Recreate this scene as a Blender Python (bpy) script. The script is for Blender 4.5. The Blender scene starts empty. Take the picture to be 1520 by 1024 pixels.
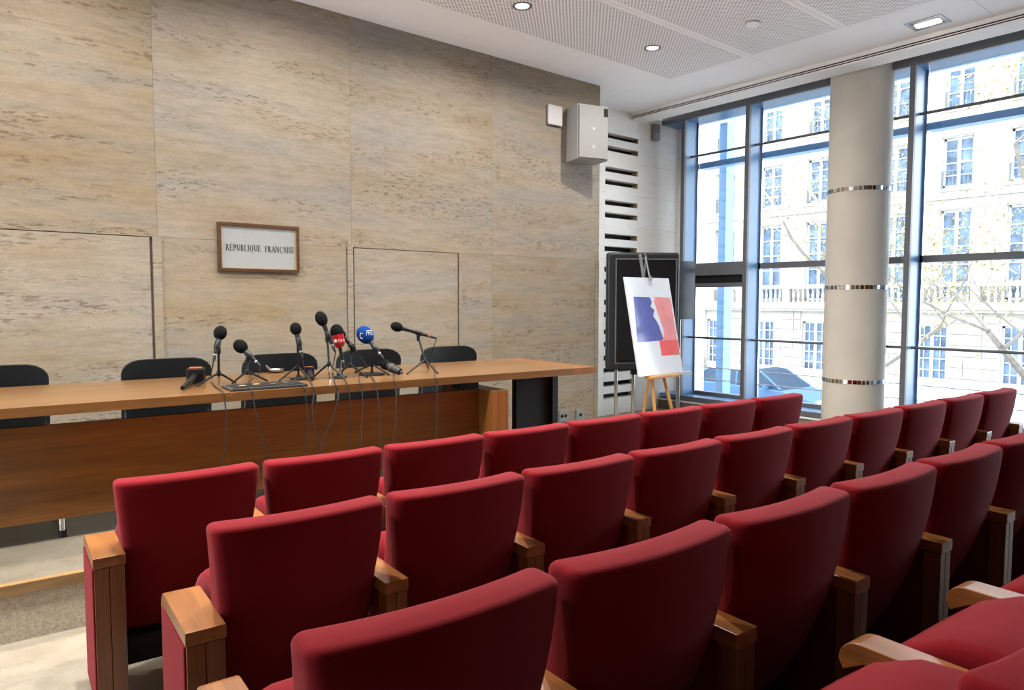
import bpy, bmesh, math, random
from mathutils import Vector, Matrix, Euler
random.seed(7)
SC = bpy.context.scene
COL = SC.collection
PI = math.pi

# ------------------------------------------------------------------ camera, light, exposure
# world: X along the stone front wall (to the right), Y towards that wall, Z up; camera lens 1.55 m above the hall floor
EYE = 1.55
F_PX, YAW, PITCH, ROLL = 1051.876, 0.688114, 0.061823, 0.001164
_s, _c, _sp, _cp = math.sin(YAW), math.cos(YAW), math.sin(PITCH), math.cos(PITCH)
_R = Vector((_c, -_s, 0)); _F = Vector((_s*_cp, _c*_cp, -_sp)); _D = -Vector((_s*_sp, _c*_sp, _cp))
_R2 = _R*math.cos(ROLL) - _D*math.sin(ROLL); _D2 = _R*math.sin(ROLL) + _D*math.cos(ROLL)
cam = bpy.data.cameras.new('camera'); camo = bpy.data.objects.new('camera', cam); COL.objects.link(camo)
cam.sensor_width = 36; cam.sensor_fit = 'HORIZONTAL'; cam.lens = F_PX/1520*36; cam.clip_end = 400; cam.clip_start = 0.02
M = Matrix((( _R2.x, -_D2.x, -_F.x, 0), (_R2.y, -_D2.y, -_F.y, 0), (_R2.z, -_D2.z, -_F.z, EYE), (0, 0, 0, 1)))
camo.matrix_world = M
SC.camera = camo

w = bpy.data.worlds.new('sky'); SC.world = w; w.use_nodes = True
bg = w.node_tree.nodes['Background']; bg.inputs[0].default_value = (0.84, 0.92, 1.0, 1); bg.inputs[1].default_value = 12.0
SC.view_settings.view_transform = 'Standard'; SC.view_settings.look = 'None'
SC.view_settings.gamma = 1.0; SC.view_settings.use_curve_mapping = False
SC.view_settings.exposure = 0.0
SUN_STRENGTH = 1.0
sl = bpy.data.lights.new('sun', 'SUN'); sl.energy = SUN_STRENGTH; sl.angle = math.radians(3); sl.color = (1.0, .96, .9)
so = bpy.data.objects.new('sun', sl); COL.objects.link(so); so.rotation_euler = Euler((math.radians(-28), math.radians(-38), 0)); so.rotation_euler = (Vector((-0.15, 0.35, 0.93))).to_track_quat('Z', 'Y').to_euler()
so.rotation_euler = Vector((-0.55, -0.25, 0.8)).to_track_quat('Z', 'Y').to_euler()
DOWNLIGHT_W = 52.0
SEAT_FILL_W = 92.0  # power of the added out-of-view lamps that brighten the seat tops
try:
    SC.cycles.use_denoising = True
    SC.cycles.max_bounces = 10; SC.cycles.diffuse_bounces = 5; SC.cycles.transparent_max_bounces = 24
    SC.cycles.sample_clamp_indirect = 6.0
except Exception: pass

def ray(x, y):
    a = (x-760)/F_PX; b = (y-512)/F_PX
    return _F + _R2*a + _D2*b
def onX(x, y, X): d = ray(x, y); return d*(X/d.x)
def onY(x, y, Y): d = ray(x, y); return d*(Y/d.y)
def onZ(x, y, Z): d = ray(x, y); return d*(Z/d.z)     # all z values below are relative to the lens; lifted by EYE at the very end

# ------------------------------------------------------------------ materials
def lin(c):
    return tuple((v/255/12.92 if v/255 <= .04045 else ((v/255+.055)/1.055)**2.4) for v in c) + (1,)
def new_mat(name):
    m = bpy.data.materials.new(name); m.use_nodes = True
    nt = m.node_tree; b = nt.nodes['Principled BSDF']
    return m, nt, b
def N(nt, t, **kw):
    n = nt.nodes.new(t)
    for k, v in kw.items():
        if k.startswith('_'): setattr(n, k[1:], v)
        else: n.inputs[k].default_value = v
    return n
def L(nt, a, b): nt.links.new(a, b)
def ramp(nt, stops, interp='LINEAR'):
    r = nt.nodes.new('ShaderNodeValToRGB'); r.color_ramp.interpolation = interp
    e = r.color_ramp.elements
    e[0].position, e[0].color = stops[0]; e[1].position, e[1].color = stops[-1]
    for p, c in stops[1:-1]:
        q = e.new(p); q.color = c
    return r
def mix(nt, a, b, fac, mode='MIX'):
    m = nt.nodes.new('ShaderNodeMix'); m.data_type = 'RGBA'; m.blend_type = mode
    for sock, v in ((m.inputs[6], a), (m.inputs[7], b), (m.inputs[0], fac)):
        if hasattr(v, 'links'): L(nt, v, sock)
        else: sock.default_value = v
    return m.outputs[2]
def plain(name, col, rough=.5, metal=0.0, noise=0.06, scale=40, bump=0.0, spec=.5, coat=0.0, emis=None, estr=0):
    m, nt, b = new_mat(name)
    c = lin(col)
    tc = N(nt, 'ShaderNodeTexCoord'); n = N(nt, 'ShaderNodeTexNoise', Scale=scale, Detail=3.0)
    L(nt, tc.outputs['Object'], n.inputs['Vector'])
    r = ramp(nt, [(0.3, tuple(v*(1-noise) for v in c[:3])+(1,)), (0.7, tuple(min(1, v*(1+noise)) for v in c[:3])+(1,))])
    L(nt, n.outputs['Fac'], r.inputs[0]); L(nt, r.outputs[0], b.inputs['Base Color'])
    b.inputs['Roughness'].default_value = rough; b.inputs['Metallic'].default_value = metal
    b.inputs['Specular IOR Level'].default_value = spec
    b.inputs['Coat Weight'].default_value = coat; b.inputs['Coat Roughness'].default_value = .1
    if bump:
        bp = N(nt, 'ShaderNodeBump', Strength=bump, Distance=.002); L(nt, n.outputs['Fac'], bp.inputs['Height']); L(nt, bp.outputs[0], b.inputs['Normal'])
    if emis:
        b.inputs['Emission Color'].default_value = lin(emis); b.inputs['Emission Strength'].default_value = estr
    return m

def travertine(name, light, dark, warm, grey, pit=0.5, rough=.55, vary=1.0):
    m, nt, b = new_mat(name)
    tc = N(nt, 'ShaderNodeTexCoord'); oi = N(nt, 'ShaderNodeObjectInfo')
    off = N(nt, 'ShaderNodeVectorMath', _operation='SCALE'); off.inputs[0].default_value = (37.0, 11.0, 23.0); L(nt, oi.outputs['Random'], off.inputs['Scale'])
    add = N(nt, 'ShaderNodeVectorMath', _operation='ADD'); L(nt, tc.outputs['Object'], add.inputs[0]); L(nt, off.outputs[0], add.inputs[1])
    wn = N(nt, 'ShaderNodeTexNoise', Scale=.9, Detail=2.0); L(nt, add.outputs[0], wn.inputs['Vector'])
    wsc = N(nt, 'ShaderNodeVectorMath', _operation='MULTIPLY'); L(nt, wn.outputs['Color'], wsc.inputs[0]); wsc.inputs[1].default_value = (0, 0, .10)
    wad = N(nt, 'ShaderNodeVectorMath', _operation='ADD'); L(nt, add.outputs[0], wad.inputs[0]); L(nt, wsc.outputs[0], wad.inputs[1])
    def band(sx, sz, scale, det, rg=.6):
        mp = N(nt, 'ShaderNodeMapping'); mp.inputs['Scale'].default_value = (sx, sx, sz); L(nt, wad.outputs[0], mp.inputs[0])
        n = N(nt, 'ShaderNodeTexNoise', Scale=scale, Detail=det, Roughness=rg); L(nt, mp.outputs[0], n.inputs['Vector']); return n.outputs['Fac']
    big = band(.5, 2.2, 1.3, 5, .6); fine = band(2.6, 17, 1.5, 8, .80); pits = band(8, 34, 1.7, 4, .62); zone = band(.7, 4.2, 1.2, 4); grain = band(34, 60, 2.0, 2, .8)
    r1 = ramp(nt, [(.32, lin(warm)), (.5, lin(light)), (.68, lin(grey))]); L(nt, big, r1.inputs[0])
    r2 = ramp(nt, [(.30, lin(dark)), (.58, (1, 1, 1, 1))]); L(nt, fine, r2.inputs[0])
    c = mix(nt, r1.outputs[0], r2.outputs[0], .34, 'MULTIPLY')
    rg_ = ramp(nt, [(.3, (.82, .80, .78, 1)), (.7, (1, 1, 1, 1))]); L(nt, grain, rg_.inputs[0])
    c = mix(nt, c, rg_.outputs[0], .8, 'MULTIPLY')
    r3 = ramp(nt, [(.41, (0, 0, 0, 1)), (.455, (1, 1, 1, 1))]); L(nt, pits, r3.inputs[0])
    r4 = ramp(nt, [(.50, (1, 1, 1, 1)), (.60, (0, 0, 0, 1))]); L(nt, zone, r4.inputs[0])
    mx = nt.nodes.new('ShaderNodeMath'); mx.operation = 'MAXIMUM'; L(nt, r3.outputs[0], mx.inputs[0])
    sc = nt.nodes.new('ShaderNodeMath'); sc.operation = 'MULTIPLY'; L(nt, r4.outputs[0], sc.inputs[0]); sc.inputs[1].default_value = 1.0; L(nt, sc.outputs[0], mx.inputs[1])
    inv = nt.nodes.new('ShaderNodeMath'); inv.operation = 'SUBTRACT'; inv.inputs[0].default_value = 1.0; L(nt, mx.outputs[0], inv.inputs[1])
    k = nt.nodes.new('ShaderNodeMath'); k.operation = 'MULTIPLY'; L(nt, inv.outputs[0], k.inputs[0]); k.inputs[1].default_value = pit
    c = mix(nt, c, lin((84, 66, 44)), k.outputs[0])
    hv = nt.nodes.new('ShaderNodeHueSaturation')
    mr = N(nt, 'ShaderNodeMapRange'); mr.inputs['To Min'].default_value = 1-.12*vary; mr.inputs['To Max'].default_value = 1+.10*vary; L(nt, oi.outputs['Random'], mr.inputs['Value'])
    mr2 = N(nt, 'ShaderNodeMapRange'); mr2.inputs['To Min'].default_value = 1+.25*vary; mr2.inputs['To Max'].default_value = 1-.3*vary; L(nt, oi.outputs['Random'], mr2.inputs['Value'])
    L(nt, mr.outputs[0], hv.inputs['Value']); L(nt, mr2.outputs[0], hv.inputs['Saturation']); L(nt, c, hv.inputs['Color'])
    L(nt, hv.outputs[0], b.inputs['Base Color'])
    bp = N(nt, 'ShaderNodeBump', Strength=.5, Distance=.003); L(nt, mx.outputs[0], bp.inputs['Height']); L(nt, bp.outputs[0], b.inputs['Normal'])
    b.inputs['Roughness'].default_value = rough; b.inputs['Specular IOR Level'].default_value = .3
    return m

def wood(name, c1, c2, rough=.3, axis=0, scale=1.0, coat=.3):
    m, nt, b = new_mat(name)
    tc = N(nt, 'ShaderNodeTexCoord'); oi = N(nt, 'ShaderNodeObjectInfo')
    ad = N(nt, 'ShaderNodeVectorMath', _operation='ADD'); L(nt, tc.outputs['Object'], ad.inputs[0])
    sc = N(nt, 'ShaderNodeVectorMath', _operation='SCALE'); sc.inputs[0].default_value = (5, 9, 13); L(nt, oi.outputs['Random'], sc.inputs['Scale']); L(nt, sc.outputs[0], ad.inputs[1])
    mp = N(nt, 'ShaderNodeMapping'); s = [9*scale]*3; s[axis] = .9*scale; mp.inputs['Scale'].default_value = s; L(nt, ad.outputs[0], mp.inputs[0])
    n1 = N(nt, 'ShaderNodeTexNoise', Scale=1.2, Detail=6.0, Roughness=.65, Distortion=.6); L(nt, mp.outputs[0], n1.inputs['Vector'])
    mp2 = N(nt, 'ShaderNodeMapping'); s2 = [70*scale]*3; s2[axis] = 3*scale; mp2.inputs['Scale'].default_value = s2; L(nt, ad.outputs[0], mp2.inputs[0])
    n2 = N(nt, 'ShaderNodeTexNoise', Scale=1.5, Detail=3.0); L(nt, mp2.outputs[0], n2.inputs['Vector'])
    r = ramp(nt, [(.3, lin(c2)), (.48, lin(tuple((a+bb)/2 for a, bb in zip(c1, c2)))), (.7, lin(c1))]); L(nt, n1.outputs['Fac'], r.inputs[0])
    r2 = ramp(nt, [(.3, (.72, .68, .62, 1)), (.65, (1, 1, 1, 1))]); L(nt, n2.outputs['Fac'], r2.inputs[0])
    L(nt, mix(nt, r.outputs[0], r2.outputs[0], .7, 'MULTIPLY'), b.inputs['Base Color'])
    b.inputs['Roughness'].default_value = rough; b.inputs['Coat Weight'].default_value = coat; b.inputs['Coat Roughness'].default_value = .18
    return m

def fabric(name, col):
    m, nt, b = new_mat(name)
    tc = N(nt, 'ShaderNodeTexCoord')
    n = N(nt, 'ShaderNodeTexNoise', Scale=520.0, Detail=2.0); L(nt, tc.outputs['Object'], n.inputs['Vector'])
    n2 = N(nt, 'ShaderNodeTexNoise', Scale=5.0, Detail=3.0); L(nt, tc.outputs['Object'], n2.inputs['Vector'])
    c = lin(col)
    r = ramp(nt, [(.3, tuple(v*.78 for v in c[:3])+(1,)), (.7, tuple(v*1.15 for v in c[:3])+(1,))]); L(nt, n.outputs['Fac'], r.inputs[0])
    r2 = ramp(nt, [(.3, (.88, .86, .88, 1)), (.7, (1, 1, 1, 1))]); L(nt, n2.outputs['Fac'], r2.inputs[0])
    L(nt, mix(nt, r.outputs[0], r2.outputs[0], 1.0, 'MULTIPLY'), b.inputs['Base Color'])
    b.inputs['Roughness'].default_value = .95; b.inputs['Specular IOR Level'].default_value = .12
    b.inputs['Sheen Weight'].default_value = .14; b.inputs['Sheen Roughness'].default_value = .5; b.inputs['Sheen Tint'].default_value = (1, .32, .36, 1)
    bp = N(nt, 'ShaderNodeBump', Strength=.25, Distance=.001); L(nt, n.outputs['Fac'], bp.inputs['Height']); L(nt, bp.outputs[0], b.inputs['Normal'])
    return m

def glass(name, tint=(.97, .99, 1, 1), refl=1.0):
    m = bpy.data.materials.new(name); m.use_nodes = True; nt = m.node_tree; nt.nodes.clear()
    o = nt.nodes.new('ShaderNodeOutputMaterial'); t = nt.nodes.new('ShaderNodeBsdfTransparent'); g = nt.nodes.new('ShaderNodeBsdfGlossy')
    t.inputs[0].default_value = tint; g.inputs['Roughness'].default_value = .02
    f = nt.nodes.new('ShaderNodeFresnel'); f.inputs[0].default_value = 1.45
    n = nt.nodes.new('ShaderNodeTexNoise'); n.inputs['Scale'].default_value = .6
    mm = nt.nodes.new('ShaderNodeMath'); mm.operation = 'MULTIPLY'; L(nt, f.outputs[0], mm.inputs[0]); mm.inputs[1].default_value = refl
    mx = nt.nodes.new('ShaderNodeMixShader'); L(nt, mm.outputs[0], mx.inputs[0]); L(nt, t.outputs[0], mx.inputs[1]); L(nt, g.outputs[0], mx.inputs[2]); L(nt, mx.outputs[0], o.inputs[0])
    return m

def perforated(name):
    m, nt, b = new_mat(name)
    tc = N(nt, 'ShaderNodeTexCoord'); sep = nt.nodes.new('ShaderNodeSeparateXYZ'); L(nt, tc.outputs['Object'], sep.inputs[0])
    def saw(sock, per, shift=0.0):
        a = nt.nodes.new('ShaderNodeMath'); a.operation = 'MULTIPLY_ADD'; L(nt, sock, a.inputs[0]); a.inputs[1].default_value = 1/per; a.inputs[2].default_value = 50+shift
        f = nt.nodes.new('ShaderNodeMath'); f.operation = 'FRACT'; L(nt, a.outputs[0], f.inputs[0])
        s = nt.nodes.new('ShaderNodeMath'); s.operation = 'SUBTRACT'; L(nt, f.outputs[0], s.inputs[0]); s.inputs[1].default_value = .5
        return s.outputs[0]
    def dots(shift):
        x = saw(sep.outputs[0], .042, shift); y = saw(sep.outputs[1], .042, shift)
        cb = nt.nodes.new('ShaderNodeCombineXYZ'); L(nt, x, cb.inputs[0]); L(nt, y, cb.inputs[1])
        ln = N(nt, 'ShaderNodeVectorMath', _operation='LENGTH'); L(nt, cb.outputs[0], ln.inputs[0])
        r = ramp(nt, [(.20, (1, 1, 1, 1)), (.27, (0, 0, 0, 1))]); L(nt, ln.outputs['Value'], r.inputs[0]); return r.outputs[0]
    mx = nt.nodes.new('ShaderNodeMath'); mx.operation = 'MAXIMUM'; L(nt, dots(0), mx.inputs[0]); L(nt, dots(.5), mx.inputs[1])
    L(nt, mix(nt, lin((250, 251, 252)), lin((172, 173, 174)), mx.outputs[0]), b.inputs['Base Color'])
    b.inputs['Roughness'].default_value = .7
    return m

M_TRAV = travertine('travertine_wall', (143, 131, 113), (92, 76, 58), (137, 120, 95), (134, 128, 119), .62, vary=.5)
M_NICHE = travertine('pale_stone', (248, 246, 240), (234, 228, 216), (246, 240, 228), (248, 248, 246), .05, vary=.12)
M_FLOOR = travertine('floor_stone', (144, 135, 119), (118, 105, 88), (138, 127, 110), (138, 133, 124), .18, rough=.35, vary=.3)
M_PODIUM = travertine('podium_floor', (122, 117, 106), (86, 80, 71), (112, 104, 90), (108, 106, 99), .1, rough=.28, vary=.2)
M_CARPET = plain('riser_carpet', (172, 160, 142), .95, noise=.22, scale=90, bump=.6)
M_TABLE = wood('table_wood', (120, 84, 46), (84, 56, 27), rough=.3, axis=0, scale=.8, coat=.3)
M_TABLE_END = wood('table_end_wood', (140, 90, 42), (102, 60, 26), rough=.28, axis=2, scale=.9, coat=.4)
M_PANEL = wood('panel_wood', (132, 82, 26), (94, 54, 14), rough=.34, axis=0, scale=.7, coat=.3)
M_ARM = wood('arm_wood', (128, 76, 34), (88, 48, 20), rough=.36, axis=2, scale=1.5, coat=.12)
M_CAP = wood('arm_cap_wood', (146, 92, 46), (104, 62, 28), rough=.34, axis=1, scale=1.5, coat=.25)
M_OAK = wood('nosing_wood', (150, 118, 76), (120, 90, 54), rough=.4, axis=0, scale=1)
M_EASEL = wood('easel_wood', (214, 164, 98), (186, 132, 68), rough=.5, axis=2, scale=1.5, coat=0)
M_FRAME = wood('picture_frame_wood', (84, 54, 26), (56, 34, 14), rough=.4, axis=0, scale=3)
M_RED = fabric('red_fabric', (102, 7, 15))
M_WHITE = plain('ceiling_white', (250, 251, 252), .8, noise=.02, scale=3)
M_SOFFIT = plain('soffit_white', (236, 235, 232), .8, noise=.02, scale=3)
M_PERF = perforated('perforated_ceiling')
M_PLASTER = plain('column_plaster', (198, 190, 176), .75, noise=.04, scale=4, bump=.05)
M_STEEL = plain('blue_steel', (88, 130, 172), .38, noise=.05, scale=6)
M_DKSTEEL = plain('dark_steel', (92, 94, 98), .5, noise=.05, scale=8)
M_GLASS = glass('window_glass', (.98, .99, 1, 1), .8)
M_BLACK = plain('black_satin', (12, 12, 13), .45, noise=.1, spec=.3)
M_BLACKMAT = plain('black_matte', (14, 14, 15), .85, noise=.1)
M_LEATHER = plain('black_leather', (15, 16, 18), .5, noise=.15, scale=120, bump=.15, spec=.3)
M_CHROME = plain('chrome', (205, 205, 205), .12, 1.0, noise=.02)
M_ALU = plain('brushed_metal', (150, 150, 150), .35, 1.0, noise=.08)
M_RUBBER = plain('rubber', (16, 16, 16), .7, noise=.1)
M_FOAM = plain('black_foam', (15, 15, 16), 1.0, noise=.5, scale=400, bump=.8, spec=.1)
M_BLUEFOAM = plain('blue_foam', (4, 42, 98), .95, noise=.15, scale=400, bump=.5, spec=.15)
M_REDPL = plain('red_plastic', (138, 10, 22), .35, noise=.05)
M_ORANGE = plain('orange_plastic', (120, 62, 26), .4, noise=.1)
M_NAVY = plain('navy_plastic', (18, 20, 50), .4, noise=.1)
M_PRINTW = plain('white_print', (190, 190, 190), .6, noise=.02)
M_INK = plain('black_ink', (40, 42, 44), .7, noise=.05)
M_CARD = plain('sign_card', (134, 136, 134), .6, noise=.02)
M_GOLD = plain('gold_fillet', (150, 122, 84), .4, noise=.05)
M_SPK = plain('speaker_cabinet', (148, 146, 142), .6, noise=.03)
M_GRILLE = plain('speaker_grille', (122, 122, 120), .6, noise=.12, scale=300, bump=.5)
M_TV = plain('tv_shell', (30, 32, 35), .45, noise=.1)
M_TVDK = plain('tv_recess', (14, 15, 17), .35, noise=.2, scale=8)
M_SCREEN = plain('grey_gloss_screen', (46, 56, 68), .12, noise=.1, scale=4)
M_CABLE = plain('cable_rubber', (20, 19, 19), .6, noise=.05)
M_FAC = plain('facade_stone', (140, 136, 128), .85, noise=.06, scale=1.2)
M_FACW = plain('facade_window_white', (150, 155, 160), .6, noise=.03)
M_PANE = plain('facade_window_glass', (66, 84, 104), .45, noise=.6, scale=2.5, spec=.25)
M_BALC = plain('balcony_iron', (70, 80, 88), .6, noise=.1)
M_ROAD = plain('asphalt', (120, 124, 130), .9, noise=.1, scale=30)
M_PAVE = plain('pavement', (214, 214, 212), .9, noise=.08, scale=10)
M_BARK = plain('bark', (104, 98, 90), .9, noise=.2, scale=12)
M_LEAF = plain('spring_leaf', (122, 118, 76), .8, noise=.3, scale=2)
M_CARBLUE = plain('car_blue_paint', (52, 78, 106), .55, noise=.05, spec=.2)
M_CARSILV = plain('car_silver_paint', (84, 96, 108), .55, noise=.03, spec=.2)
M_CARWHITE = plain('van_paint_and_roof_glare', (240, 240, 242), .3, noise=.02, coat=.6)
M_CARGLASS = plain('car_glass', (22, 40, 58), .35, noise=.2, scale=3, spec=.2)
M_TYRE = plain('tyre', (30, 30, 32), .8)
M_LAMP = plain('lamp_glow', (255, 246, 230), .5, emis=(255, 244, 224), estr=9)
M_DARKVOID = plain('void_dark', (12, 12, 12), .9)
M_SLOTEND = plain('slot_end_stone', (168, 148, 116), .8)
M_MIRROR = plain('mirror_tile', (206, 200, 190), .12, 1.0, noise=.35, scale=18)
M_OUTLET = plain('outlet_metal', (128, 128, 124), .45, .6, noise=.05)
M_PAINTW = plain('poster_white', (196, 202, 212), .22, noise=.02, coat=.8)
M_PBLUE = plain('poster_blue', (34, 48, 140), .3, noise=.25, scale=9, coat=.8)
M_PRED = plain('poster_red', (204, 40, 46), .3, noise=.15, scale=9, coat=.8)
M_PPINK = plain('poster_pink', (200, 112, 116), .3, noise=.18, scale=7, coat=.8)
M_TRAY = plain('tray_dark', (52, 54, 58), .25, noise=.2, scale=20)

# ------------------------------------------------------------------ mesh helpers
class MB:
    def __init__(s): s.v = []; s.f = []; s.m = []; s.smooth = []
    def add(s, vs, fs, mi=0, smooth=False):
        o = len(s.v); s.v += [tuple(v) for v in vs]
        for f in fs: s.f.append(tuple(o+i for i in f)); s.m.append(mi); s.smooth.append(smooth)
        return s
    def box(s, x0, x1, y0, y1, z0, z1, mi=0):
        if x0 > x1: x0, x1 = x1, x0
        if y0 > y1: y0, y1 = y1, y0
        if z0 > z1: z0, z1 = z1, z0
        v = [(x0, y0, z0), (x1, y0, z0), (x1, y1, z0), (x0, y1, z0), (x0, y0, z1), (x1, y0, z1), (x1, y1, z1), (x0, y1, z1)]
        return s.add(v, [(0, 3, 2, 1), (4, 5, 6, 7), (0, 1, 5, 4), (1, 2, 6, 5), (2, 3, 7, 6), (3, 0, 4, 7)], mi)
    def tube(s, pts, r, n=8, mi=0, caps=True):
        pts = [Vector(p) for p in pts]; rs = r if isinstance(r, (list, tuple)) else [r]*len(pts)
        rings = []; up = None
        for i, p in enumerate(pts):
            t = (pts[min(i+1, len(pts)-1)]-pts[max(i-1, 0)]).normalized()
            if up is None: up = Vector((0, 0, 1)) if abs(t.z) < .9 else Vector((1, 0, 0))
            a = t.cross(up)
            if a.length < 1e-4: a = t.cross(Vector((0, 1, 0)))
            a.normalize(); b_ = a.cross(t).normalized(); up = b_
            rings.append([p + (a*math.cos(2*PI*k/n) + b_*math.sin(2*PI*k/n))*rs[i] for k in range(n)])
        return s.loft(rings, mi, caps)
    def loft(s, rings, mi=0, caps=True, smooth=True):
        n = len(rings[0]); vs = [v for r in rings for v in r]; fs = []
        for i in range(len(rings)-1):
            for k in range(n):
                fs.append((i*n+k, i*n+(k+1) % n, (i+1)*n+(k+1) % n, (i+1)*n+k))
        s.add(vs, fs, mi, smooth)
        if caps:
            s.add(rings[0], [tuple(range(n))[::-1]], mi, smooth); s.add(rings[-1], [tuple(range(n))], mi, smooth)
        return s
    def lathe(s, prof, p0, axis, n=20, mi=0, squash=(1, 1)):
        p0 = Vector(p0); ax = Vector(axis).normalized(); a = ax.cross(Vector((0, 0, 1)) if abs(ax.z) < .95 else Vector((1, 0, 0))).normalized(); b_ = a.cross(ax)
        rings = [[p0 + ax*t + (a*math.cos(2*PI*k/n)*squash[0] + b_*math.sin(2*PI*k/n)*squash[1])*max(r, 1e-4) for k in range(n)] for r, t in prof]
        return s.loft(rings, mi, True)
    def quad(s, a, b_, c, d, mi=0): return s.add([a, b_, c, d], [(0, 1, 2, 3)], mi)
    def prism(s, poly, fn, mi=0, smooth=False):
        """poly 2D list, fn(u, v, side 0/1) -> 3D"""
        n = len(poly); a = [fn(u, v, 0) for u, v in poly]; b_ = [fn(u, v, 1) for u, v in poly]
        fs = [tuple(range(n))[::-1], tuple(range(n, 2*n))] + [(i, (i+1) % n, n+(i+1) % n, n+i) for i in range(n)]
        return s.add(a+b_, fs, mi, smooth)
    def build(s, name, mats, parent=None, bevel=0, seg=2, auto=None, sub=0, kind=None, loc=None):
        me = bpy.data.meshes.new(name)
        me.from_pydata(s.v, [], s.f)
        bm = bmesh.new(); bm.from_mesh(me)
        bm.faces.ensure_lookup_table()
        for f, mi, sm in zip(bm.faces, s.m, s.smooth): f.material_index = mi; f.smooth = sm
        bmesh.ops.remove_doubles(bm, verts=bm.verts, dist=1e-5)
        bmesh.ops.recalc_face_normals(bm, faces=bm.faces)
        if bevel:
            es = [e for e in bm.edges if len(e.link_faces) == 2 and e.calc_face_angle(0) > .6]
            bmesh.ops.bevel(bm, geom=es, offset=bevel, segments=seg, profile=.5, affect='EDGES', clamp_overlap=True)
            for f in bm.faces: f.smooth = True
        bm.to_mesh(me); bm.free()
        if bevel: me.shade_flat() if False else None
        for m in (mats if isinstance(mats, (list, tuple)) else [mats]): me.materials.append(m)
        o = bpy.data.objects.new(name, me); COL.objects.link(o)
        if bevel or any(s.smooth): 
            try: me.set_sharp_from_angle(angle=math.radians(38))
            except Exception: pass
        if loc: o.location = loc
        if bevel:
            wn_ = o.modifiers.new('weighted_normals', 'WEIGHTED_NORMAL'); wn_.keep_sharp = True; wn_.weight = 90
        if parent: o.parent = parent
        if kind: o['kind'] = kind
        return o
def tag(o, label=None, cat=None, group=None, kind=None):
    for k, v in (('label', label), ('category', cat), ('group', group), ('kind', kind)):
        if v: o[k] = v
    return o
def empty(name, loc=(0, 0, 0), rz=0, **kw):
    o = bpy.data.objects.new(name, None); COL.objects.link(o); o.location = loc; o.rotation_euler = (0, 0, rz); o.empty_display_size = .1
    return tag(o, **kw)
def copy_tree(o, parent=None):
    c = o.copy(); COL.objects.link(c); c.parent = parent
    for ch in [x for x in bpy.data.objects if x.parent == o]: copy_tree(ch, c)
    return c
def bx(name, m, dims, parent=None, bevel=0, **kw): return MB().box(*dims).build(name, m, parent, bevel, **kw)

# ------------------------------------------------------------------ geometry constants (lens-relative z)
FL = -1.55; ZC = 2.5635; WY = 6.0; NY = 6.58; XW = 8.17; XG = 8.49; STREET = -3.3
JX = [1.386+1.637*k for k in range(-3, 4)]      # vertical joints of the stone wall; last is the wall's end (6.297)
JX[-1] = 6.293

# ---- floor
fl = tag(bx('floor', M_FLOOR, (-4, 8.75, -4.5, 6.7, FL-.2, FL)), kind='structure')
# row platforms (the rake of the seating)
ANG = -math.radians(3.8)
def platform(x, y, h, length=7.5):
    p = MB().box(-.42, length, -.30, .62, FL-.05, FL+h).build('floor_step', M_FLOOR, fl)
    p.location = (x, y, 0); p.rotation_euler = (0, 0, ANG); return p
R1 = (.773, 2.896, 0.0, .5632, 8); R2 = (.850, 1.98, .04, .5660, 10); R3 = (.707, 1.003, .12, .5623, 7); R4 = (1.350, .205, .16, .548, 3)
platform(R2[0], R2[1], .04, 6.0); platform(R3[0], R3[1], .12, 4.6); platform(R4[0], R4[1], .16, 2.6)

# ---- stone front wall
wf = empty('wall_front', (0, 0, 0), kind='structure')
bx('wall_core', M_TRAV, (-4, 6.285, WY+.035, NY+.02, FL, ZC+.02), wf)
G = .0009
def slab(x0, x1, z0, z1, nm='stone_slab', m=None, y=WY, d=.04, g=G, par=None):
    return bx(nm, m or M_TRAV, (x0+g, x1-g, y, y+d, z0+g, z1-g), par or wf)
ZJ = .492
xs = [-4]+JX[1:]
for i in range(len(xs)-1): slab(xs[i], xs[i+1], ZJ, ZC)
# lower courses: flush doors and frame strips
slab(-4, -1.6, FL, ZJ)
d1 = slab(-1.6, 1.335, FL, ZJ, 'stone_clad_door', g=.006)
slab(1.347, 1.412, FL, ZJ, 'stone_jamb', y=WY-.012, d=.052)
slab(1.412, 2.972, -.495, ZJ); slab(1.412, 2.972, FL, -.495)
slab(2.976, 3.032, FL, .545, 'stone_jamb', y=WY-.012, d=.052)
slab(3.042, 4.216, FL, ZJ, 'stone_clad_door', g=.006)
slab(4.222, 4.262, FL, ZJ, 'stone_jamb', y=WY-.008, d=.048)
for a, b_ in ((4.262, JX[-2]), (JX[-2], 6.225)):
    slab(a, b_, -.495, ZJ); slab(a, b_, FL, -.495)
slab(6.228, 6.293, FL, ZJ, 'stone_jamb', y=WY-.006, d=.046)

# ---- recessed wall with slots
wn = empty('wall_niche', kind='structure')
tops = [2.237, 1.793, 1.355, .907, .465, .02, -.38, -.735, -1.091]
H = .069
holes = []
for t in tops: holes += [(t-H, t), (t-.168-H, t-.168)]
holes = [(a, b_) for a, b_ in holes if a > FL]
holes.sort()
zz = FL
SX0, SX1 = 7.012, 7.665
cuts = [(tops[i]+tops[i+1]-.168-H)/2 for i in range(len(tops)-1)]
bounds = [ZC+.0] + cuts + [FL]
for i in range(len(bounds)-1):
    slab(6.285, SX0, bounds[i+1], bounds[i], m=M_NICHE, y=NY, d=.30, g=.0012, par=wn)
    slab(SX1, 8.66, bounds[i+1], bounds[i], m=M_NICHE, y=NY, d=.30, g=.0012, par=wn)
edges = [FL]+[v for h in holes for v in h]+[ZC]
for i in range(0, len(edges), 2):
    a, b_ = edges[i], edges[i+1]
    if b_-a > .01: bx('stone_bar', M_NICHE, (SX0, SX1, NY, NY+.11, a, b_), wn)
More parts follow.
